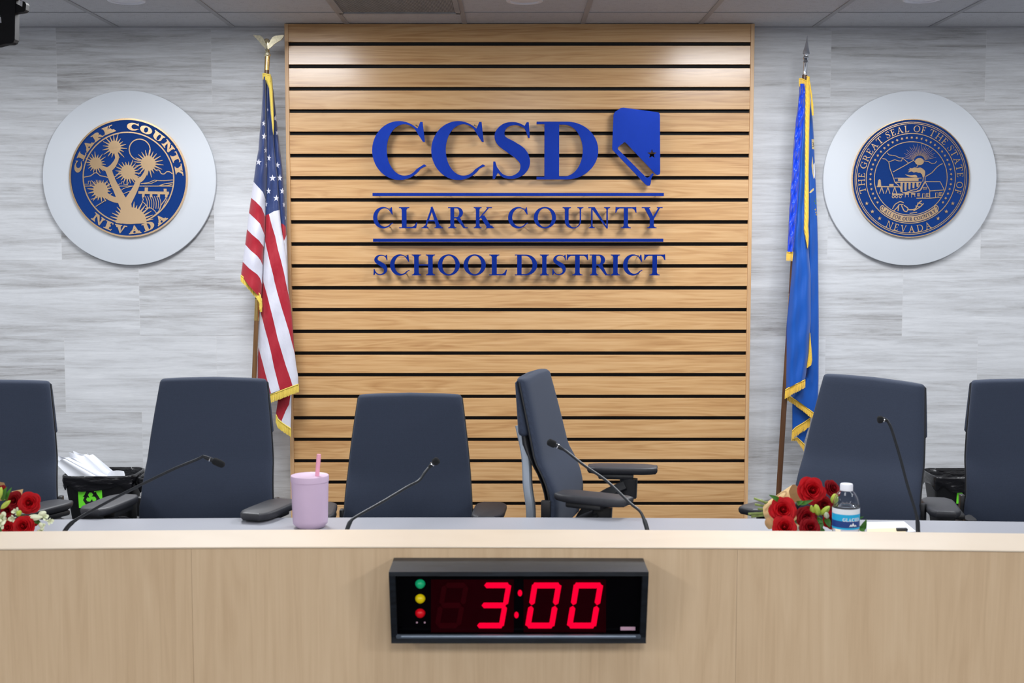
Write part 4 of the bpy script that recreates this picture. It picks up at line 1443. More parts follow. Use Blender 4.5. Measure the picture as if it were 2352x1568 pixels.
def curved(name, y0, y1, z0, z1, m, parent, xa=DX0, xb=DX1, r=.002, n=56):
    """a bar following the curve of the desk, corners eased"""
    mb = MB()
    rings = []
    for i in range(n + 1):
        x = xa + (xb - xa) * i / n
        o = doff(x)
        rings.append([(x, y0 + o + r, z0), (x, y1 + o - r, z0), (x, y1 + o, z0 + r), (x, y1 + o, z1 - r), (x, y1 + o - r, z1), (x, y0 + o + r, z1), (x, y0 + o, z1 - r), (x, y0 + o, z0 + r)])
    mb.loft(rings, smooth=True)
    return mb.build(name, m, parent, angle=25)


desk = thing('dais_desk', 'long curved pale maple council desk front with cream top-lit ledge across the foreground', 'desk', (0, 0, 0))
ex = [DX0] + SEAM + [DX1]
for i in range(len(ex) - 1):
    curved('front_panel', DF + .001, DF + .021, 0.0, LZ - .0045, M_desk, desk, ex[i] + .0003, ex[i + 1] - .0003, .0008, 20)
curved('ledge_top', DF, DR, LZ - .004, LZ, M_ledge_toplit, desk, r=.0012)
curved('back_riser', DR - .02, DR - .002, .0, LZ - .0045, M_desk, desk)
wt = curved('worktop', DR + .001, TR, WZ - .03, WZ, M_worktop, None, r=.003)
tag(wt, 'long curved grey worktop behind the cream top-lit ledge, carrying microphones and bouquets', 'worktop')
for x in (-2.3, -1.0, .3, 1.6):
    mb = MB(); mb.box2((x - .02, DR + .14, .08), (x + .02, TR - .35, WZ - .03)); mb.build('support', M_desk, wt)

# ------------------------------------------------------------------ countdown clock on the desk front
CX = W(1191, 1400, 2.93).x
B0, B1 = W(903, 1281, DF - .002), W(1481, 1281, DF - .002)
ztop = W(1191, 1281, DF - .002).z
yft = Wz(1191, 1313, ztop).y
fb = W(1191, 1477, yft + .045)
yfb, zbot = fb.y, fb.z
HW = (W(1490, 1313, yft).x - W(893, 1313, yft).x) / 2
CX = (W(1490, 1313, yft).x + W(893, 1313, yft).x) / 2
ck = thing('countdown_clock', 'black wedge-shaped digital clock showing 3:00 in red on the desk front', 'clock', (0, 0, 0))
YB = DF + .0005 + doff(CX)
FT, FB = Vector((CX, yft, ztop)), Vector((CX, yfb, zbot))
dn = (FB - FT).normalized()                       # down along the face
nrm = Vector((0, 1, 0)).cross(Vector((1, 0, 0)))
nrm = dn.cross(Vector((1, 0, 0)))
if nrm.y > 0:
    nrm = -nrm
FH = (FB - FT).length


def face(px, py, d=0.0):
    """pixel -> point on the clock face, d metres behind the front rim"""
    o = Vector((0, 0, EYE)); q = W(px, py, 3.0) - o
    pt = FT - nrm * d
    t = (pt - o).dot(nrm) / q.dot(nrm)
    return o + q * t


def ccz(x, y, d=0.0):
    return face(870 + x / 3.675, 1250 + y / 3.675, d)


def slab(mb, pts, t):
    mb.add([p for p in pts] + [p + t for p in pts], [(0, 1, 2, 3), (7, 6, 5, 4), (0, 4, 5, 1), (1, 5, 6, 2), (2, 6, 7, 3), (3, 7, 4, 0)])


TH = .014
X_ = lambda p, x: Vector((x, p.y, p.z))
ft, fbm = FT, FB
bt, bb = Vector((CX, YB, ztop)), Vector((CX, YB, zbot))
mb = MB()
L0, R0 = CX - HW, CX + HW
# top and bottom boards
slab(mb, [X_(ft, L0), X_(ft, R0), X_(bt, R0), X_(bt, L0)], Vector((0, 0, -TH * .7)))
slab(mb, [X_(fbm, L0), X_(fbm, R0), X_(bb, R0), X_(bb, L0)], Vector((0, 0, TH)))
for s, x in ((1, L0), (-1, R0)):
    slab(mb, [X_(ft, x) - Vector((0, 0, TH * .7)), X_(fbm, x) + Vector((0, 0, TH)), X_(bb, x) + Vector((0, 0, TH)), X_(bt, x) - Vector((0, 0, TH * .7))], Vector((s * TH, 0, 0)))
mb.build('housing', M_clock, ck)


def facequad(name, m, x0, y0, x1, y1, d, th, parent=ck):
    mb = MB()
    slab(mb, [ccz(x0, y0, d), ccz(x1, y0, d), ccz(x1, y1, d), ccz(x0, y1, d)], -nrm * th)
    return mb.build(name, m, parent)


facequad('front_lens', M_lens, 125, 245, 2240, 815, .020, .004)
facequad('digit_window', M_redlens, 440, 296, 1140, 742, .0192, .0006)
facequad('digit_window', M_redlens, 1222, 296, 1918, 742, .0192, .0006)


def seg(mb, a, b, w0, w1=None, pointed=(1, 1)):
    w1 = w1 or w0
    ax_, ay = a; bx, by = b
    dx, dy = bx - ax_, by - ay
    L = math.hypot(dx, dy); dx /= L; dy /= L
    nx, ny = -dy, dx
    ca, cb_ = w0 * .42 * pointed[0], w1 * .42 * pointed[1]
    pts = [(ax_, ay), (ax_ + dx * ca + nx * w0 / 2, ay + dy * ca + ny * w0 / 2), (bx - dx * cb_ + nx * w1 / 2, by - dy * cb_ + ny * w1 / 2), (bx, by),
           (bx - dx * cb_ - nx * w1 / 2, by - dy * cb_ - ny * w1 / 2), (ax_ + dx * ca - nx * w0 / 2, ay + dy * ca - ny * w0 / 2)]
    if pointed[0] == 0:
        pts = pts[1:]
    mb.prism([pts], lambda p: ccz(p[0], p[1], .0178), lambda p: ccz(p[0], p[1], .0193))


def digit(name, polys, m=M_led):
    par = None
    for i, (a, b, w, pt) in enumerate(polys):
        mb = MB(); seg(mb, a, b, w, None, pt)
        if i == 0:
            par = mb.build(name, m, ck)
        else:
            mb.build('segment', m, par)


P1 = (1, 1)
digit('digit_three', [((890, 345), (1100, 345), 46, (1, .6)), ((1098, 338), (1068, 512), 42, (.4, 1)), ((868, 514), (1072, 514), 46, P1), ((1064, 516), (1034, 690), 42, (1, .4)), ((830, 684), (1046, 684), 46, (1, .6))])
for i, ofs in enumerate((0, 352)):
    o = lambda x, y: (x + ofs, y)
    digit('digit_zero', [(o(1300, 346), o(1528, 346), 48, (.6, .6)), (o(1318, 336), o(1290, 512), 46, (.4, 1)), (o(1520, 336), o(1490, 512), 46, (.4, 1)), (o(1287, 518), o(1258, 692), 46, (1, .4)), (o(1488, 518), o(1458, 692), 46, (1, .4)), (o(1252, 684), o(1470, 684), 48, (.6, .6))])
digit('unlit_digit', [((560, 345), (740, 345), 46, P1), ((556, 345), (528, 508), 42, P1), ((738, 345), (708, 508), 42, P1), ((524, 514), (700, 514), 46, P1), ((522, 520), (494, 684), 42, P1), ((702, 520), (672, 684), 42, P1), ((494, 684), (670, 684), 46, P1)], M_ghost)
for x, y in ((1192, 410), (1162, 595)):
    mb = MB(); mb.prism([arc2d(x, y, 18, 27, 0, 360, 24)[:-1]], lambda p: ccz(p[0], p[1], .0178), lambda p: ccz(p[0], p[1], .0193)); mb.build('colon_dot', M_led, ck)
RN = Vector((0, 0, 1)).rotation_difference(nrm).to_matrix()
for y, m, nm in ((331, M_grn, 'green_indicator'), (456, M_amb, 'yellow_indicator'), (578, M_redl, 'red_indicator')):
    r = (ccz(392, y) - ccz(350, y)).length
    mb = MB(); mb.lathe([(r, 0), (r * .98, .002), (r * .8, .007), (r * .45, .010), (0, .011)], c=ccz(350, y, .0198), M=RN, n=28); tag(mb.build(nm, m, ck), nm.split('_')[0] + ' round indicator lamp')
for x in (322, 388):
    mb = MB(); mb.lathe([(.0022, 0), (.0016, .002), (0, .0025)], c=ccz(x, 658, .0198), M=RN, n=12); mb.build('indicator_dot', M_pinkbar, ck)
facequad('pink_strip', M_pinkbar, 2040, 696, 2165, 724, .0188, .001)
mb = MB(); mb.tube([ccz(150, 778, .008), ccz(2208, 778, .008)], .0058, 14); mb.build('lower_rail', M_rail, ck)
for x in (166, 2192):
    mb = MB(); mb.lathe([(.0058, 0), (.005, .0025), (0, .003)], c=ccz(x, 776, .0025), M=RN, n=14); mb.build('screw', M_rail, ck)


# ------------------------------------------------------------------ office chairs
def make_chair(label, x, y, yaw, lift, arms=((0, 0), (0, 0)), wk=1.0, tilt=0.0, padz=None, roll=0.0):
    """origin on the floor under the seat; faces -y; arms: (outward shift, yaw in degrees) of the left and right pad"""
    root = thing('office_chair', label, 'chair', (x, y, .08), yaw, 'high back upholstered chairs behind the desk')
    Z = lift                                   # seat height above the floor
    TOPZ = Z + .56
    BOTZ = Z + .08
    bh = TOPZ - BOTZ

    def back_y(t):                             # centre line of the cushion, t 0..1 from bottom to top
        return .225 - .030 * math.sin(min(t * 2.2, 1.0) * PI * .9) * (1 if t < .46 else .62) + .10 * t ** 1.15 + tilt * t

    def half_w(t):
        return wk * (.217 + .006 * math.sin(t * PI) - .042 * t ** 1.05 + (.004 if t < .2 else 0))

    def ring(t, dz, w, h, yc, n=36, p=9.0, crown=0.0, wrap=.10):
        r = []
        for j in range(n):
            a = 2 * PI * j / n
            ca, sa = math.cos(a), math.sin(a)
            px = w * math.copysign(abs(ca) ** (2 / p), ca)
            py = h * math.copysign(abs(sa) ** (2 / 2.6), sa)
            r.append(Vector((px, yc + py - wrap * px * px, BOTZ + dz - crown * px * px - roll * px * t)))
        return r
    rings = []
    N = 22
    for i in range(N + 1):
        t = i / N
        cr_ = .20 * max(0, (t - .5) / .5) ** 2
        rings.append(ring(t, bh * t, half_w(t), .020, back_y(t), crown=cr_))
    e = .010
    first = [ring(0, -e * math.sin(b), half_w(0) - e * (1 - math.cos(b)), max(.020 - e * (1 - math.cos(b)) , .003), back_y(0)) for b in (PI / 2, PI / 3, PI / 6)]
    last = [ring(1, bh + e * math.sin(b), half_w(1) - e * (1 - math.cos(b)), max(.020 - e * 1.1 * (1 - math.cos(b)), .003), back_y(1) + .006 * math.sin(b), crown=.20) for b in (PI / 6, PI / 3, PI / 2)]
    mb = MB(); mb.loft(first + rings + last)
    bk = mb.build('backrest', M_chair, root, angle=60)
    for s in (-1, 1):
        pts = []
        for i in range(N + 1):
            t = i / N
            w = half_w(t)
            pts.append(Vector((s * (w + .0005), back_y(t) + .008 - .10 * w * w, BOTZ + bh * t - .20 * max(0, (t - .5) / .5) ** 2 * w * w - roll * s * w * t)))
        mb = MB()
        mb.tube(pts, .0028, 6)
        mb.build('piping', M_plastic, bk)
    # upholstered cap over the rear of the top
    rings = []
    for i in range(13):
        q = i / 12
        t = .66 + .335 * q
        th = .006 + .017 * (1 - q) ** .9
        rings.append(ring(t, bh * t, half_w(t) + .002, th, back_y(t) + .015 + th * .7, p=6, crown=.20 * max(0, (t - .5) / .5) ** 2))
    e2 = .012
    rings = [ring(.66, bh * .66 - e2 * math.sin(b), half_w(.66) - e2 * (1 - math.cos(b)), .023 - e2 * (1 - math.cos(b)), back_y(.66) + .031, p=6) for b in (PI / 2, PI / 4)] + rings
    rings += [ring(1, bh * .995 + .008 * math.sin(b), half_w(1) - .010 * (1 - math.cos(b)), max(.006 - .005 * (1 - math.cos(b)), .002), back_y(1) + .019 - .006 * math.sin(b), p=6, crown=.20) for b in (PI / 4, PI / 2)]
    mb = MB(); mb.loft(rings); mb.build('rear_cap', M_cap, root, angle=60)
    # plastic shell of the lower back
    rings = []
    for i in range(11):
        t = .02 + .62 * i / 10
        bulk = .014 * max(0, 1 - abs(t - .60) / .16)
        rings.append(ring(t, bh * t, half_w(t) - .006 - bulk, .006 + bulk, back_y(t) + .022 + bulk, p=5))
    mb = MB(); mb.loft(rings)
    for k in range(7):
        t = .06 + .05 * k
        mb.box((0, back_y(t) + .026, BOTZ + bh * t), (.30, .008, .010))
    mb.build('back_shell', M_plastic, root, angle=50)
    # small side lugs at the lumbar
    for s in (-1, 1):
        mb = MB()
        mb.rbox((s * (half_w(.18) + .004), back_y(.18) + .014, BOTZ + bh * .17), (.016, .030, .062), .004, 2)
        mb.build('lumbar_lug', M_plastic, root)
    # curved metal uprights
    for s in (-1, 1):
        mb = MB()
        pts = catmull([(s * .15, back_y(.7) + .042, BOTZ + bh * .70), (s * .155, .306 + tilt * .5, BOTZ + bh * .5), (s * .158, .300 + tilt * .3, BOTZ + bh * .3), (s * .158, .290 + tilt * .15, BOTZ + bh * .15), (s * .15, .292, BOTZ + bh * .02), (s * .13, .300, Z + .02), (s * .10, .24, Z - .05), (s * .07, .17, Z - .07)], 6)
        mb.tube(pts, 1.0, 12, sq=(.015, .016, 3), up=Vector((1, 0, 0)))
        mb.build('back_upright', M_silver, root)
    # seat
    mb = MB()
    rings = []
    for zz, k, r in ((-.055, .86, 0), (-.045, .93, 0), (-.02, .985, 0), (0, 1.0, 0), (.012, .97, 0), (.022, .90, 0), (.026, .70, 0)):
        rr = []
        for j in range(40):
            a = 2 * PI * j / 40
            ca, sa = math.cos(a), math.sin(a)
            rr.append(Vector((.245 * k * math.copysign(abs(ca) ** .5, ca), -.03 + .235 * k * math.copysign(abs(sa) ** .5, sa), Z + zz)))
        rings.append(rr)
    mb.loft(rings); mb.build('seat', M_chair, root, angle=60)
    mb = MB(); mb.rbox((0, .04, Z - .085), (.22, .30, .055), .015, 3); mb.build('seat_mechanism', M_plastic, root)
    # arms
    PZ = (Z + .215) if padz is None else padz - .08
    PZ0 = PZ
    for s, am in zip((-1, 1), arms):
        sh, pa = am[0], am[1]
        PZ = PZ0 + (am[2] if len(am) > 2 else 0)
        dy = am[3] if len(am) > 3 else 0
        px = s * (.262 + sh)
        py = .068 + dy
        mb = MB()
        pts = catmull([(s * .10, .20, Z - .07), (s * .215, .21, Z + .02), (s * .235, .17, Z + .085), (s * .240, .12, Z + .125), (s * .245, .05 + dy, PZ - .055)], 5)
        mb.tube(pts, 1.0, 12, sq=(.017, .027, 5))
        mb.tube([(s * .245, .045 + dy, PZ - .095), (s * .245, .042 + dy, PZ - .028)], 1.0, 10, sq=(.018, .030, 4), up=Vector((0, 1, 0)))
        mb.build('arm_support', M_plastic, root, angle=50)
        R = Matrix.Rotation(math.radians(pa), 3, 'Z')
        mb = MB()
        mb.rbox((px * .55 + s * .245 * .45, py + .02, PZ - .022), (.070, .12, .018), .006, 2, 0, R)
        mb.build('arm_plate', M_plastic, root)
        out = []
        for q in [(-.026, -.120), (.026, -.120), (.030, -.118), (.050, -.082), (.052, .02), (.050, .085), (.030, .117), (.026, .119), (-.026, .119), (-.030, .117), (-.050, .085), (-.052, .02), (-.050, -.082), (-.030, -.118)]:
            out.append(q)
        mb = MB()
        rings = []
        for zz, k in ((-.013, .80), (-.0115, .88), (-.004, .98), (.004, 1.0), (.0085, .975), (.0105, .93), (.011, .80)):
            rings.append([R @ Vector((a * k, b * (1 - (1 - k) * .45), zz + (.001 if k < .9 and zz > 0 else 0))) + Vector((px, py, PZ)) for a, b in catmull(out, 2, True)])
        mb.loft(rings)
        mb.build('arm_pad', M_pad, root, angle=45)
    # base
    mb = MB(); mb.lathe([(.028, .10), (.028, Z - .22), (.020, Z - .22), (.020, Z - .10), (0, Z - .10)], n=20); mb.build('gas_column', M_plastic, root)
    mb = MB()
    for k in range(5):
        a = 2 * PI * k / 5 + .3
        d = Vector((math.cos(a), math.sin(a), 0))
        mb.tube([d * .02 + Vector((0, 0, .11)), d * .16 + Vector((0, 0, .10)), d * .30 + Vector((0, 0, .075))], [.030, .024, .017], 10)
    mb.build('star_base', M_plastic, root)
    for k in range(5):
        a = 2 * PI * k / 5 + .3
        d = Vector((math.cos(a), math.sin(a), 0))
        mb = MB()
        Rw = Matrix.Rotation(a, 3, 'Z') @ Matrix.Rotation(PI / 2, 3, 'Y')
        for q in (-.014, .014):
            mb.lathe([(0, q - .009), (.026, q - .009), (.029, q - .005), (.029, q + .005), (.026, q + .009), (0, q + .009)], c=d * .30 + Vector((0, 0, .029)), M=Rw, n=18)
        mb.tube([d * .30 + Vector((0, 0, .03)), d * .30 + Vector((0, 0, .08))], .008, 8)
        mb.build('caster', M_plastic, root)
    return root


D2R = math.radians
make_chair('upright slate blue chair cut off by the left edge, behind the left bouquet', -1.69, 4.02, D2R(6), .505, ((0, 0), (-.07, -30, -.035)))
make_chair('slate blue high back chair in front of the furled red and white striped flag', -.985, 3.92, D2R(-2), .525, ((-.005, -10, -.012, -.02), (-.012, -16, -.012, -.07)))
make_chair('lowest slate blue chair facing straight ahead before the slatted panel, behind pink tumbler', -.345, 4.07, D2R(0), .455, ((.01, 4), (.01, -4)))
make_chair('slate blue chair turned sideways before the slatted panel, showing its silver back upright', .380, 4.18, D2R(75.5), .540, ((0, -14), (0, 8)))
make_chair('slate blue chair turned slightly left behind the red bouquet and water bottle', 1.005, 4.02, D2R(-31), .510, ((-.03, -20, -.05), (0, 0, -.13)), tilt=.09, wk=.97, roll=.055)
make_chair('upright slate blue chair cut off by the right edge, beside the right bin', 1.702, 4.05, D2R(-4), .505, ((.068, -6, -.035), (0, 0)))


# ------------------------------------------------------------------ gooseneck microphones
def microphone(label, path, head, Yb, Yt):
    """path: traced neck from the base up; head: two end points of the foam; distance runs from Yb to Yt"""
    n = len(path)
    d = [0]
    for a, b in zip(path, path[1:]):
        d.append(d[-1] + math.hypot(b[0] - a[0], b[1] - a[1]))
    P3 = [W(x, y, Yb + (Yt - Yb) * q / d[-1]) for (x, y), q in zip(path, d)]
    base = P3[0].copy()
    base = Vector((P3[0].x - (P3[1].x - P3[0].x) * .3, P3[0].y - .01, WZ))
    root = thing('gooseneck_microphone', label, 'microphone', base, 0, 'gooseneck microphones on the desk')
    P3 = [p - base for p in P3]
    low = [Vector((0, 0, .028)), Vector((P3[0].x * .3, P3[0].y * .3, .028 + (P3[0].z - .028) * .5))]
    pts = catmull(low + P3, 5)
    k = len(pts)
    mb = MB(); mb.tube(pts, [.0062 if i < k * .32 else (.0048 if i < k * .36 else .0040) for i in range(k)], 10); mb.build('gooseneck', M_mic, root)
    mb = MB(); mb.lathe([(.050, 0), (.050, .010), (.044, .016), (.018, .020), (.011, .030), (.0, .030)], n=32); mb.build('base', M_mic, root)
    e = P3[-1]
    h0, h1 = [W(x, y, Yt) - base for x, y in head]
    mb = MB(); mb.tube([e, e.lerp(h0, .35), e.lerp(h0, .8), h0.lerp(h1, .25)], [.0042, .0058, .0064, .0066], 14); mb.build('capsule', M_mic, root)
    mb = MB(); q = e.lerp(h0, .72); dd = (h0 - e).normalized(); mb.tube([q - dd * .0012, q + dd * .0012], .0072, 14); mb.build('collar_ring', M_chrome, root)
    mb = MB()
    ax_ = (h1 - h0)
    rr = .0105
    mb.tube([h0 + ax_ * t for t in (0, .06, .2, .5, .8, .93, 1.0)], [rr * .7, rr * .9, rr, rr * 1.02, rr * .95, rr * .7, rr * .25], 14); mb.build('windscreen', M_foam, root)
    return root


microphone('gooseneck microphone bending right before the chair left of the pink tumbler', [(149, 1219), (162, 1203), (185, 1187), (231, 1161), (289, 1130.5), (347, 1101.6), (405, 1074), (452, 1055), (466, 1047.5)], [(489, 1057), (516, 1069)], 3.50, 3.70)
microphone('gooseneck microphone just right of the pink tumbler, rising before the lowest chair', [(798, 1213.7), (806, 1196), (822, 1184), (881, 1150.7), (934.7, 1118.6), (961.5, 1104), (975, 1086), (985.6, 1073)], [(996, 1063), (1008, 1054)], 3.50, 3.68)
microphone('gooseneck microphone leaning left before the sideways chair', [(1486, 1214), (1479, 1192), (1469, 1173), (1446, 1154), (1395, 1105.6), (1344, 1070), (1303, 1038), (1293, 1031.6)], [(1276, 1021.5), (1257, 1013)], 3.50, 3.70)
microphone('tall steep gooseneck microphone right of the water bottle', [(2108.5, 1219), (2107, 1193), (2099.7, 1163.5), (2083.5, 1110.6), (2068.8, 1054.7), (2054, 1004.7), (2045, 978), (2037.5, 965)], [(2027, 963), (2015, 963.5)], 3.50, 3.66)

# ------------------------------------------------------------------ tumbler
TY = 3.745
tc_ = W(713, 1213, TY)
k = 1 / ppm(1150, TY)
tb = thing('tumbler', 'lilac pink tumbler with lid and straw standing on the grey worktop', 'tumbler', (tc_.x, TY, WZ))
zt = W(713, 1091, TY).z - WZ
r = 43.5 * k
mb = MB(); mb.lathe([(0, .0005), (r * .66, 0), (r * .74, .002), (r * .90, .012), (r * .925, .022), (r * .975, zt - .020), (r * .975, zt - .012), (0, zt - .012)], n=56); mb.build('cup', M_lilac, tb)
mb = MB(); mb.lathe([(r * .96, zt - .018), (r * 1.0, zt - .017), (r * 1.0, zt - .003), (r * .985, zt), (r * .93, zt - .0012), (0, zt - .0012)], n=56); mb.build('lid', M_lilac, tb)
s0, s1 = W(729, 1086, TY - .005) - tb.location, W(732.5, 1043, TY - .005) - tb.location
mb = MB(); dd = s1 - s0
mb.tube([s0 - dd * 1.2, s0, s1 - dd * .05, s1], [.0062, .0062, .0062, .0058], 16); mb.build('straw', M_pink, tb)

# ------------------------------------------------------------------ water bottle
BY = 3.36
bc = W(1943, 1180, BY)
k = 1 / ppm(1170, BY)
bt_ = thing('water_bottle', 'clear water bottle with white cap and blue label beside the red bouquet', 'bottle', (bc.x, BY, WZ))
Z_ = lambda y: W(1943, y, BY).z - WZ
R_ = 30.5 * k
prof = [(0, .004), (R_ * .5, .003), (R_ * .82, 0), (R_ * .97, .008), (R_, .02), (R_ * .965, .035), (R_, .05), (R_, Z_(1168)), (R_ * .98, Z_(1155)), (R_ * .86, Z_(1142)), (R_ * .66, Z_(1131)), (R_ * .47, Z_(1125)), (R_ * .44, Z_(1121))]
mb = MB()
mb.lathe(prof + [(x - .0009, max(z, .005)) for x, z in prof[::-1] if x > .002], n=48); mb.build('body', M_pet, bt_, angle=50)
mb = MB(); wl = Z_(1160); mb.lathe([(0, .0062)] + [(x - .0011, max(z, .0062)) for x, z in prof[1:] if z < wl] + [(R_ * .985 - .001, wl), (0, wl)], n=48); mb.build('water', M_water, bt_)
mb = MB(); r = 14.6 * k
mb.lathe([(r * .95, Z_(1126)), (r, Z_(1125)), (r, Z_(1113)), (r * .92, Z_(1110.5)), (0, Z_(1110))], n=40); mb.build('cap', M_capw, bt_)
mb2 = MB()
bands = [(Z_(1210), Z_(1206), 0), (Z_(1206), Z_(1191), 1), (Z_(1191), Z_(1176), 0), (Z_(1176), Z_(1164), 2)]
for a, b, m in bands:
    rings = []
    for z in (a, b):
        rings.append([Vector(((R_ + .0007) * math.cos(t), (R_ + .0007) * math.sin(t), z)) for t in [2 * PI * j / 64 for j in range(64)]])
    mb2.loft(rings, False, False, True, m, True)
lab_o = mb2.build('label', [M_cyan, M_navy, M_lab], bt_, fix=False)


def wraptext(txt, x0, y0, H, parent, m, R, gl=(.2, .11, .07, .08)):
    """raised print around the bottle; x0 centre in pixels from the axis, y0 baseline pixel"""
    gs = [glyph(c, *gl) for c in txt]
    ws = [gbox(g)[1] - gbox(g)[0] + .12 for g in gs]
    tot = sum(ws)
    pos = -tot / 2
    for g, w in zip(gs, ws):
        a, b = gbox(g)
        mb = MB()
        for i, sh in enumerate(g):
            def f(p, d, i=i):
                u = (pos + p[0] - a) * H * .92 + x0
                th = -PI / 2 + u / R
                return Vector(((R + d + i * .00004) * math.cos(th), (R + d + i * .00004) * math.sin(th), y0 + p[1] * H))
            mb.prism(sh, lambda p: f(p, .0002), lambda p: f(p, -.0002))
        mb.build('print_letter', m, parent)
        pos += w


wraptext('GLACIER', .008, Z_(1191.5), .0090, lab_o, M_lab, R_ + .0010)
for i, (x0, w, y0, h) in enumerate(((.004, .010, 1203.5, .0075), (.010, .013, 1203.5, .011), (.017, .009, 1203.5, .006))):
    mb = MB()
    def f(p, d):
        th = -PI / 2 + p[0] / R_
        r_ = R_ + .0010 + d + i * .00005
        return Vector((r_ * math.cos(th), r_ * math.sin(th), p[1]))
    pk = [(x0 - w / 2, Z_(y0)), (x0 - w * .18, Z_(y0) + h * .62), (x0, Z_(y0) + h), (x0 + w * .16, Z_(y0) + h * .7), (x0 + w / 2, Z_(y0)), (x0 + w * .15, Z_(y0) + h * .25), (x0, Z_(y0) + h * .1), (x0 - w * .2, Z_(y0) + h * .3)]
    mb.prism([pk], lambda p: f(p, .0002), lambda p: f(p, -.0002))
    mb.build('mountain_print', M_lab, lab_o)

# ------------------------------------------------------------------ papers by the tall microphone
def sheet(name, px, z, th, m, label, cat, group=None):
    P3 = [Wz(x, y, z) for x, y in px]
    c = sum(P3, Vector()) / len(P3)
    mb = MB()
    mb.prism([[(p.x - c.x, p.y - c.y) for p in P3]], lambda p: Vector((p[0], p[1], th)), lambda p: Vector((p[0], p[1], 0)))
    o = mb.build(name, m, None, loc=(c.x, c.y, z))
    return tag(o, label, cat, group)


sheet('paper_sheet', [(1984, 1200), (2076, 1198), (2104, 1221), (2000, 1228)], WZ + .0002, .0016, M_paper, 'white paper sheet lying on the worktop right of the water bottle', 'paper')
sheet('folder', [(1992, 1214.5), (2074, 1212.5), (2084, 1226), (1990, 1232)], WZ + .0020, .0012, M_manila, 'cream folder lying on top of the white paper sheet', 'folder')
sheet('pen', [(2058, 1216.3), (2082, 1216.0), (2085, 1219), (2060, 1219.5)], WZ + .0034, .006, M_plastic, 'small black pen lying on the cream folder', 'pen')

# ------------------------------------------------------------------ waste bins by the wall
def bin_(label, xc, yc, w, d, h, sticker, seed, group='black lined waste bins by the wall'):
    root = thing('waste_bin', label, 'bin', (xc, yc, .08), 0, group)
    rnd = random.Random(seed)

    def rr(k, z, ex=0.0, n=64, p=5, wob=0.0, ph=0.0):
        r = []
        for j in range(n):
            a = 2 * PI * j / n
            ca, sa = math.cos(a), math.sin(a)
            q = 1 + wob * (math.sin(5 * a + ph) * .5 + math.sin(11 * a + 2 * ph) * .3 + math.sin(23 * a + ph) * .2)
            r.append(Vector(((w / 2 * k + ex) * q * math.copysign(abs(ca) ** (2 / p), ca), (d / 2 * k + ex) * q * math.copysign(abs(sa) ** (2 / p), sa), z + wob * .5 * math.sin(7 * a + ph))))
        return r
    mb = MB()
    mb.loft([rr(.72, 0), rr(.74, .004), rr(.98, h - .012), rr(1.0, h - .008), rr(1.0, h), rr(.97, h), rr(.955, h - .012), rr(.71, .01)], True, True)
    b = mb.build('body', M_bin, root, angle=50)
    mb = MB()
    rings = [rr(.80, h - .16, 0, wob=.02, ph=1), rr(.87, h - .08, 0, wob=.018, ph=2), rr(.935, h - .02, 0, wob=.006), rr(.98, h + .005, 0), rr(1.012, h + .004, .002, wob=.003), rr(1.02, h - .004, .002, wob=.004, ph=2), rr(1.008, h - .016, .003, wob=.010, ph=2), rr(1.016, h - .028, .002, wob=.014, ph=3), rr(1.0, h - .040, .003, wob=.018, ph=5), rr(1.004, h - .052, .001, wob=.022, ph=4), rr(.985, h - .060, .001, wob=.03, ph=4)]
    mb.loft(rings, False, False)
    mb.build('liner', M_bag, root, angle=80)
    if sticker:
        sx, z0, sw, sh = sticker
        yk = lambda z: -(d / 2 * (.74 + .24 * z / h)) - .0025
        mb = MB(); mb.add([(sx - sw / 2, yk(z0), z0), (sx + sw / 2, yk(z0), z0), (sx + sw / 2, yk(z0 + sh), z0 + sh), (sx - sw / 2, yk(z0 + sh), z0 + sh)] + [(x, yk(z) + .001, z) for x, z in ((sx - sw / 2, z0), (sx + sw / 2, z0), (sx + sw / 2, z0 + sh), (sx - sw / 2, z0 + sh))], [(0, 1, 2, 3), (7, 6, 5, 4), (0, 4, 5, 1), (1, 5, 6, 2), (2, 6, 7, 3), (3, 7, 4, 0)])
        stk = mb.build('sticker', M_green, root); stk['label'] = 'bright green recycling sticker'
        cxs, czs = sx + .004, z0 + sh * .52
        for q in range(3):
            a0 = math.radians(90 + 120 * q)
            rot = lambda p: (p[0] * math.cos(a0 - PI / 2) - p[1] * math.sin(a0 - PI / 2), p[0] * math.sin(a0 - PI / 2) + p[1] * math.cos(a0 - PI / 2))
            arrow = [(-.030, .006), (-.014, .034), (.008, .034), (.016, .022), (.022, .026), (.022, .004), (.003, .006), (.010, .012), (.004, .022), (-.006, .022), (-.020, -.001)]
            pts = [rot(p) for p in arrow]
            mb = MB()
            sc = sw / .098
            mb.prism([[(p[0] * sc + cxs, p[1] * sc + czs) for p in pts]], lambda p: Vector((p[0], yk(p[1]) - .0008, p[1])), lambda p: Vector((p[0], yk(p[1]), p[1])))
            mb.build('recycling_arrow', M_black, stk)
    return root


yr = 6.70
xl, xr = W(141, 1094, yr - .14), W(322, 1094, yr - .14)
hb = W(220, 1096, yr - .14).z - .08
bw = .37
bx = (W(143, 1096, yr - .14).x + W(305, 1096, yr - .14).x) / 2 - .010
bn = bin_('black bin overflowing with white paper, green recycling sticker, between the two left chairs', bx, yr, bw, .27, hb, (W(207, 1157, yr - .13).x - bx, W(207, 1184, yr - .13).z - .08 + .038, .122, .104), 3)
bin_('plain black lined bin half hidden behind the second chair from left', bx + .385, yr, bw, .27, hb - .012, None, 5)
bxr = W(2150, 1104, yr - .14).x + .185
bin_('black lined bin with a green sticker between the two right chairs', bxr, yr, bw, .27, hb - .005, (W(2224, 1150, yr - .13).x - bxr, W(2216, 1177, yr - .13).z - .08 + .045, .115, .10), 8)

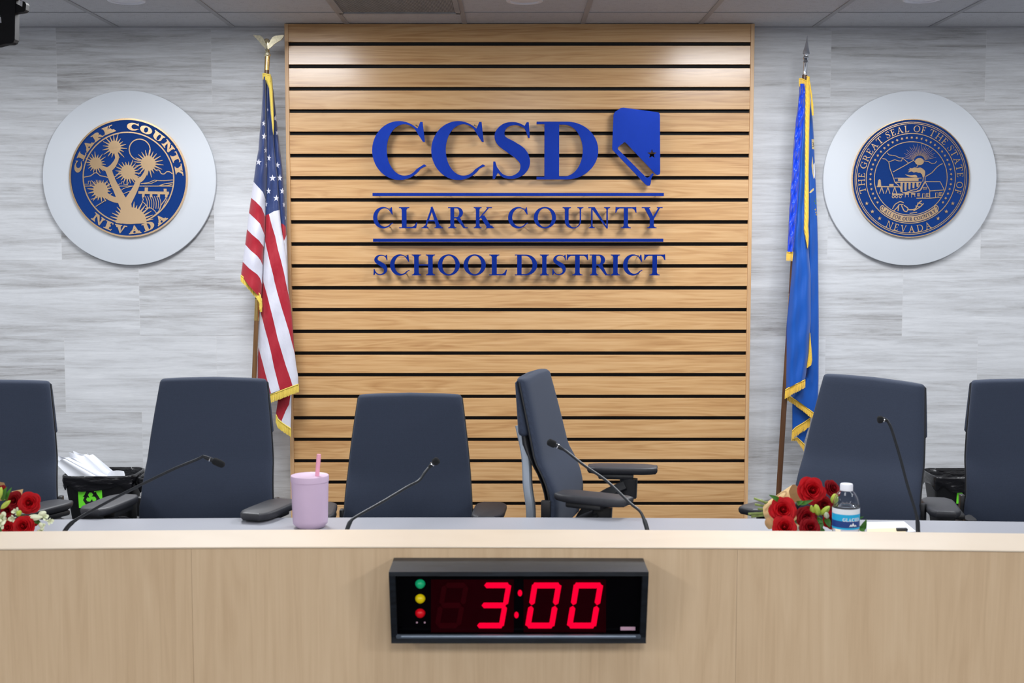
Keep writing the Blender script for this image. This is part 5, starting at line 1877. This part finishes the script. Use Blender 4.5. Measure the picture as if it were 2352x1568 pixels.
# loose papers standing in the left bin
shs = [([(124, 1048), (160, 1050), (262, 1098), (180, 1100)], 0.00), ([(158, 1040), (196, 1046), (252, 1098), (176, 1098)], .035), ([(168, 1037), (200, 1044), (270, 1096), (190, 1096)], .06), ([(200, 1040), (214, 1046), (274, 1096), (200, 1096)], .085),
       ([(126, 1060), (150, 1054), (240, 1104), (170, 1104)], -.025), ([(252, 1080), (284, 1082), (288, 1098), (240, 1100)], .03), ([(145, 1052), (175, 1050), (255, 1100), (175, 1102)], .02)]
PL = ['white paper sheet poking out of the left bin, tallest at the back', 'white paper sheets crammed into the bin with the green sticker']
for i, (px, dy) in enumerate(shs):
    Yp = yr - .05 + dy
    n = 9
    a, b, c_, d_ = [W(x, y, Yp) for x, y in px]
    org = Vector((a + b + c_ + d_) / 4)
    rings = []
    for j in range(n):
        t = j / (n - 1)
        row = []
        for q in range(n):
            s_ = q / (n - 1)
            p = (a.lerp(b, s_)).lerp(d_.lerp(c_, s_), t)
            bend = -.006 * math.sin(s_ * PI) + .006 * math.sin(6 * s_ + 3 * i)
            row.append(p + Vector((0, bend, .004 * math.sin(5 * s_ + i))) - org)
        rings.append(row)
    mb = MB()
    back = [[p + Vector((.0004, .0016, 0)) for p in row] for row in rings]
    full = []
    for r1, r2 in zip(rings, back):
        full.append(r1 + r2[::-1])
    mb.loft(full, True, True, True)
    o = mb.build('paper_sheet', M_paper, None, loc=org, angle=70)
    tag(o, PL[1], 'paper', 'papers in the left bin')


# ------------------------------------------------------------------ bouquets
def petal(mb, M, a0, span, r0, r1, z0, z1, curl, wav, ph, mat=0, na=7, nb=6, tip=.25):
    rings = []
    for j in range(nb + 1):
        b = j / nb
        row = []
        for i in range(na + 1):
            a = -1 + 2 * i / na
            e = 1 - tip * a * a * b
            r_ = r0 + (r1 - r0) * (b * e) ** 1.1
            z = z0 + (z1 - z0) * math.sin(min(b * e, 1) * PI / 2)
            if b > .6:
                q = (b - .6) / .4
                r_ += curl * q * q * (1 - .4 * a * a)
                z -= abs(curl) * .55 * q * q
            r_ += wav * math.sin(a * 3.2 + ph) * b
            th = a0 + a * span * (.55 + .45 * math.sin(min(1, b * 1.3) * PI / 2))
            row.append(M @ Vector((r_ * math.cos(th), r_ * math.sin(th), z)))
        rings.append(row)
    mb.loft(rings, False, False, False, mat, True)


def rose(parent, c, R, axis, seed, m):
    rnd = random.Random(seed)
    A = Vector(axis).normalized()
    M = Matrix.Translation(c) @ (Vector((0, 0, 1)).rotation_difference(A).to_matrix().to_4x4()) @ Matrix.Rotation(rnd.uniform(0, 6), 4, 'Z')
    mb = MB()
    # layers from the heart outwards: count, span, base radius, rim radius, height, outward curl
    for n, sp, r0, r1, z1, cu in ((3, 1.25, .06, .17, .80, -.07), (3, 1.2, .08, .27, .82, -.06), (4, 1.0, .10, .38, .80, -.03), (4, 1.0, .12, .50, .74, .02), (5, .86, .14, .63, .64, .05), (5, .86, .16, .77, .50, .09), (5, .86, .18, .90, .30, .12)):
        o = rnd.uniform(0, 6)
        for i in range(n):
            petal(mb, M, o + 2 * PI * i / n + rnd.uniform(-.12, .12), sp, r0 * R, r1 * R * rnd.uniform(.94, 1.06), -.25 * R, z1 * R * rnd.uniform(.93, 1.07), cu * R, .035 * R, rnd.uniform(0, 6), tip=.18)
    mb.lathe([(0, .78 * R), (.04 * R, .76 * R), (.075 * R, .68 * R), (.10 * R, .45 * R), (.10 * R, 0), (0, 0)], n=14, M=M.to_3x3(), c=c)
    mb.lathe([(0, -.55 * R), (.16 * R, -.5 * R), (.34 * R, -.3 * R), (.40 * R, -.05 * R), (.2 * R, .1 * R), (0, .1 * R)], n=18, M=M.to_3x3(), c=c)
    return mb.build('rose', m, parent, angle=80, fix=False)


def bud(parent, a, b, r, m, name='bud', n=5):
    a, b = Vector(a), Vector(b)
    mb = MB()
    d = b - a
    u = d.cross(Vector((0, 1, .3))).normalized(); v = u.cross(d).normalized()
    rings = []
    for t, k in ((0, .18), (.12, .5), (.3, .85), (.5, 1.0), (.72, .85), (.9, .45), (1, .08)):
        rings.append([a + d * t + (u * math.cos(q) + v * math.sin(q)) * r * k * (1 + .12 * math.cos(n * q)) for q in [2 * PI * j / 20 for j in range(20)]])
    mb.loft(rings)
    return mb.build(name, m, parent, angle=70)


def leaf(parent, a, b, w, m, bend=.01, name='leaf', roll=0.0):
    a, b = Vector(a), Vector(b)
    d = b - a
    u = d.cross(Vector((0, -1, .25))).normalized()
    v = u.cross(d).normalized()
    u = (u * math.cos(roll) + v * math.sin(roll)).normalized()
    mb = MB()
    rings = []
    for j in range(11):
        t = j / 10
        ww = w * math.sin(PI * t ** .8) ** .8 if 0 < t < 1 else 0.0004
        p = a + d * t + v * bend * math.sin(t * PI)
        rings.append([p - u * ww + v * ww * .3, p - u * ww * .5 + v * ww * .06, p, p + u * ww * .5 + v * ww * .06, p + u * ww + v * ww * .3])
    mb.loft(rings, False, False, False)
    return mb.build(name, m, parent, angle=80, fix=False)


def flower(parent, c, R, axis, seed, m):
    """open freesia like bloom"""
    rnd = random.Random(seed)
    A = Vector(axis).normalized()
    M = Matrix.Translation(c) @ (Vector((0, 0, 1)).rotation_difference(A).to_matrix().to_4x4())
    mb = MB()
    for k, (n, r1, z1, cu) in enumerate(((3, .55, .9, .10), (3, .8, .75, .2))):
        for i in range(n):
            petal(mb, M, 2 * PI * (i + .5 * k) / n, .75, .1 * R, r1 * R, -.8 * R, z1 * R, cu * R, .05 * R, rnd.uniform(0, 6), tip=.45)
    mb.lathe([(0, -1.3 * R), (.10 * R, -1.2 * R), (.2 * R, -.6 * R), (.24 * R, -.3 * R), (0, .2 * R)], n=14, M=M.to_3x3(), c=c)
    return mb.build('freesia', m, parent, angle=80, fix=False)


def wrap(parent, a, b, ra, rb, seed, open_=(0.15, 1.75), m=None):
    """kraft paper cone around the stems"""
    a, b = Vector(a), Vector(b)
    d = b - a
    u = d.cross(Vector((0, 0, 1))).normalized(); v = u.cross(d).normalized()
    rings = []
    for j in range(9):
        t = j / 8
        r_ = ra + (rb - ra) * t ** .9
        rings.append([a + d * t * (1 + .06 * math.sin(3 * q + seed)) + (u * math.cos(q) + v * math.sin(q)) * r_ * (1 + .05 * math.sin(7 * q + 2 * seed)) for q in [open_[0] * PI + (open_[1] - open_[0]) * PI * i / 30 for i in range(31)]])
    mb = MB(); mb.loft(rings, False, False, False)
    return mb.build('kraft_wrap', m or M_kraft, parent, angle=80, fix=False)


def B_(px, py, Y):
    return W(px, py, Y)


# right bouquet
rb = thing('rose_bouquet', 'bouquet of red roses in kraft paper with stems pointing left, beside the water bottle', 'bouquet', (W(1840, 1180, 3.5).x, 3.5, WZ), 0, 'bouquets lying on the desk')
O = Vector(rb.location)
q = lambda x, y, Y: W(x, y, Y) - O
wrap(rb, q(1758, 1176, 3.56), q(1832, 1166, 3.52), .020, .062, 1, (-.9, .95))
for (x, y, Y, Rp, ax_, sd, m) in ((1797, 1172, 3.43, 31, (-.1, -1, .32), 1, M_rose), (1862, 1127, 3.46, 32, (.05, -1, .30), 2, M_rose), (1907, 1124, 3.52, 22, (.5, -.8, .45), 3, M_rose_shaded), (1849, 1186, 3.42, 25, (.15, -1, .1), 4, M_rose_shaded), (1889, 1160, 3.46, 24, (.1, -1, .2), 5, M_rose_shaded), (1800, 1212, 3.40, 29, (-.1, -1, .35), 6, M_rose), (1858, 1212, 3.40, 25, (.1, -1, .3), 7, M_rose_shaded), (1908, 1193, 3.44, 22, (.1, -1, .1), 8, M_rose)):
    rose(rb, q(x, y, Y), Rp / ppm(y, Y) * 1.02, ax_, sd, m)
for a, b, r, m in (((1880, 1184), (1873, 1158), 8, M_bud), ((1884, 1182), (1906, 1162), 7, M_bud), ((1914, 1156), (1919, 1134), 8.5, M_bud), ((1868, 1182), (1863, 1160), 5, M_bud), ((1833, 1220), (1832, 1207), 5, M_cream), ((1900, 1190), (1897, 1176), 6, M_cream)):
    bud(rb, q(*a, 3.42), q(*b, 3.40), r / ppm(1170, 3.4), m)
for a, b, w in (((1868, 1192), (1890, 1200), 9), ((1890, 1210), (1872, 1196), 8), ((1880, 1186), (1884, 1218), 9), ((1896, 1190), (1906, 1212), 9), ((1890, 1212), (1880, 1222), 8), ((1976, 1218), (1990, 1192), 9), ((1972, 1210), (1986, 1222), 10), ((1970, 1190), (1984, 1186), 4), ((1790, 1150), (1766, 1136), 7), ((1836, 1158), (1868, 1148), 6), ((1830, 1156), (1846, 1150), 7), ((1826, 1200), (1836, 1188), 7)):
    leaf(rb, q(*a, 3.43), q(*b, 3.41), w / ppm(1180, 3.4) * .8, M_leaf, .006)
for a, b in (((1790, 1168), (1732, 1144)), ((1788, 1172), (1734, 1158)), ((1780, 1172), (1748, 1148)), ((1784, 1180), (1719, 1180)), ((1780, 1184), (1726, 1186)), ((1786, 1176), (1741, 1168))):
    mb = MB(); p0_, p1_ = q(*a, 3.54), q(*b, 3.57); mb.tube([p0_, p0_.lerp(p1_, .45) + Vector((0, 0, .002)), p0_.lerp(p1_, .5) + Vector((0, 0, .003)), p0_.lerp(p1_, .55) + Vector((0, 0, .002)), p1_], [.0034, .0034, .0044, .0033, .0034], 8); mb.build('stem', M_stem, rb)
mb = MB()
for k_ in range(3):
    mb.tube(catmull([q(1776, 1148, 3.52), q(1790 + 4 * k_, 1134 - 3 * k_, 3.49), q(1806, 1128 + 3 * k_, 3.48), q(1798, 1142, 3.48), q(1772, 1156 + 4 * k_, 3.50), q(1756, 1170 + 2 * k_, 3.51)], 5), .0014, 6)
mb.build('raffia_tie', M_kraft, rb)
leaf(rb, q(1772, 1185, 3.46), q(1766, 1215, 3.46), .018, M_kraft, .012, 'kraft_fold')

# left bouquet
lb_ = thing('rose_bouquet', 'bouquet of red roses and white green freesias cut off by the left edge', 'bouquet', (W(30, 1180, 3.45).x, 3.45, WZ), 0, 'bouquets lying on the desk')
O = Vector(lb_.location)
for (x, y, Y, Rp, ax_, sd, m) in ((69, 1155, 3.42, 25, (.1, -1, .25), 11, M_rose), (36, 1150, 3.46, 22, (-.1, -1, .3), 12, M_rose_shaded), (57, 1209, 3.38, 26, (0, -1, .3), 13, M_rose), (4, 1126, 3.5, 12, (0, -1, .4), 14, M_rose_shaded), (20, 1172, 3.46, 18, (0, -1, .1), 15, M_rose_shaded), (22, 1212, 3.40, 17, (-.2, -1, .3), 16, M_rose), (-22, 1185, 3.42, 26, (0, -1, .3), 17, M_rose), (80, 1198, 3.43, 10, (.4, -1, .2), 18, M_rose)):
    rose(lb_, q(x, y, Y), Rp / ppm(y, Y) * 1.02, ax_, sd, m)
for x, y, R, ax_, sd in ((100, 1187, 9, (.9, -.5, .3), 1), (112, 1196, 9, (1, -.5, -.1), 2), (95, 1207, 8, (.5, -.8, .1), 3), (38, 1176, 9, (-.1, -.8, .5), 4), (30, 1190, 9, (-.2, -1, 0), 5), (6, 1190, 15, (0, -1, .2), 6), (4, 1202, 12, (-.2, -1, 0), 7), (95, 1218, 8, (.2, -1, 0), 8)):
    flower(lb_, q(x, y, 3.395), R / ppm(y, 3.4) * 1.1, ax_, sd, M_cream)
for a, b, r, m in (((62, 1188), (98, 1187), 7, M_cream), ((88, 1182), (106, 1176), 6, M_cream), ((2, 1168), (24, 1149), 5.5, M_bud), ((-4, 1150), (3, 1118), 6, M_bud), ((40, 1185), (47, 1172), 6, M_bud), ((96, 1212), (92, 1200), 5, M_cream)):
    bud(lb_, q(*a, 3.39), q(*b, 3.38), r / ppm(1170, 3.4), m)
for a, b, w in (((6, 1150), (16, 1118), 9), ((14, 1150), (27, 1119), 6), ((44, 1206), (56, 1180), 9), ((40, 1204), (62, 1198), 8), ((-4, 1214), (14, 1216), 9), ((82, 1192), (98, 1206), 7), ((88, 1188), (80, 1202), 6)):
    leaf(lb_, q(*a, 3.42), q(*b, 3.40), w / ppm(1180, 3.4) * .8, M_leaf, .006)
mb = MB(); mb.prism([[(q(x, y, 3.5).x, q(x, y, 3.5).z) for x, y in ((22, 1140), (27, 1128), (53, 1123), (48, 1145), (40, 1150))]], lambda p: Vector((p[0], .05, p[1])), lambda p: Vector((p[0], .0512, p[1]))); mb.build('kraft_wrap', M_kraft, lb_)
wrap(lb_, q(-170, 1190, 3.52), q(-10, 1168, 3.48), .02, .075, 2, (-.9, .95))
for k_ in range(4):
    mb = MB(); mb.tube([q(-30, 1176 + 5 * k_, 3.49), q(-240, 1182 + 7 * k_, 3.52)], .0034, 8); mb.build('stem', M_stem, lb_)

# ------------------------------------------------------------------ black bracket hanging from the ceiling at the left
KY = 4.6
kx = W(20, 60, KY)
br = thing('ceiling_bracket', 'black bracket with side hook hanging from the ceiling in the upper left corner', 'bracket', (kx.x, KY, CEIL))
O = Vector(br.location)
kp = lambda pts: [(lambda v: (v.x, v.z))(W(x, y, KY) - O) for x, y in pts]
mb = MB()
mb.prism([kp([(-60, -40), (40, -40), (40, 20), (39, 92), (36, 99), (30, 102), (16, 102.5), (0, 107), (-60, 112)]), kp([(-46, 37), (7, 37), (8.5, 54.5), (-46, 54.5)])], lambda p: Vector((p[0], -.02, p[1])), lambda p: Vector((p[0], .02, p[1])))
mb.build('side_plate', M_matte, br)
mb = MB()
mb.prism([kp([(39, -8), (48, 0), (62, 7), (64, 12), (63, 24), (59, 28.5), (39, 31.5)]), kp([(41, -3), (56, 5.5), (55, 17.5), (41, 10)])], lambda p: Vector((p[0], -.016, p[1])), lambda p: Vector((p[0], .016, p[1])))
mb.build('hook', M_matte, br)
mb = MB(); zz = (W(-20, -40, KY) - O).z
mb.box2((-.09, -.02, zz - .01), (-.03, .02, -.012)); mb.build('drop_arm', M_matte, br)
mb = MB(); mb.rbox((-.06, 0, -.007), (.16, .12, .012), .003, 2); mb.build('ceiling_plate', M_matte, br)
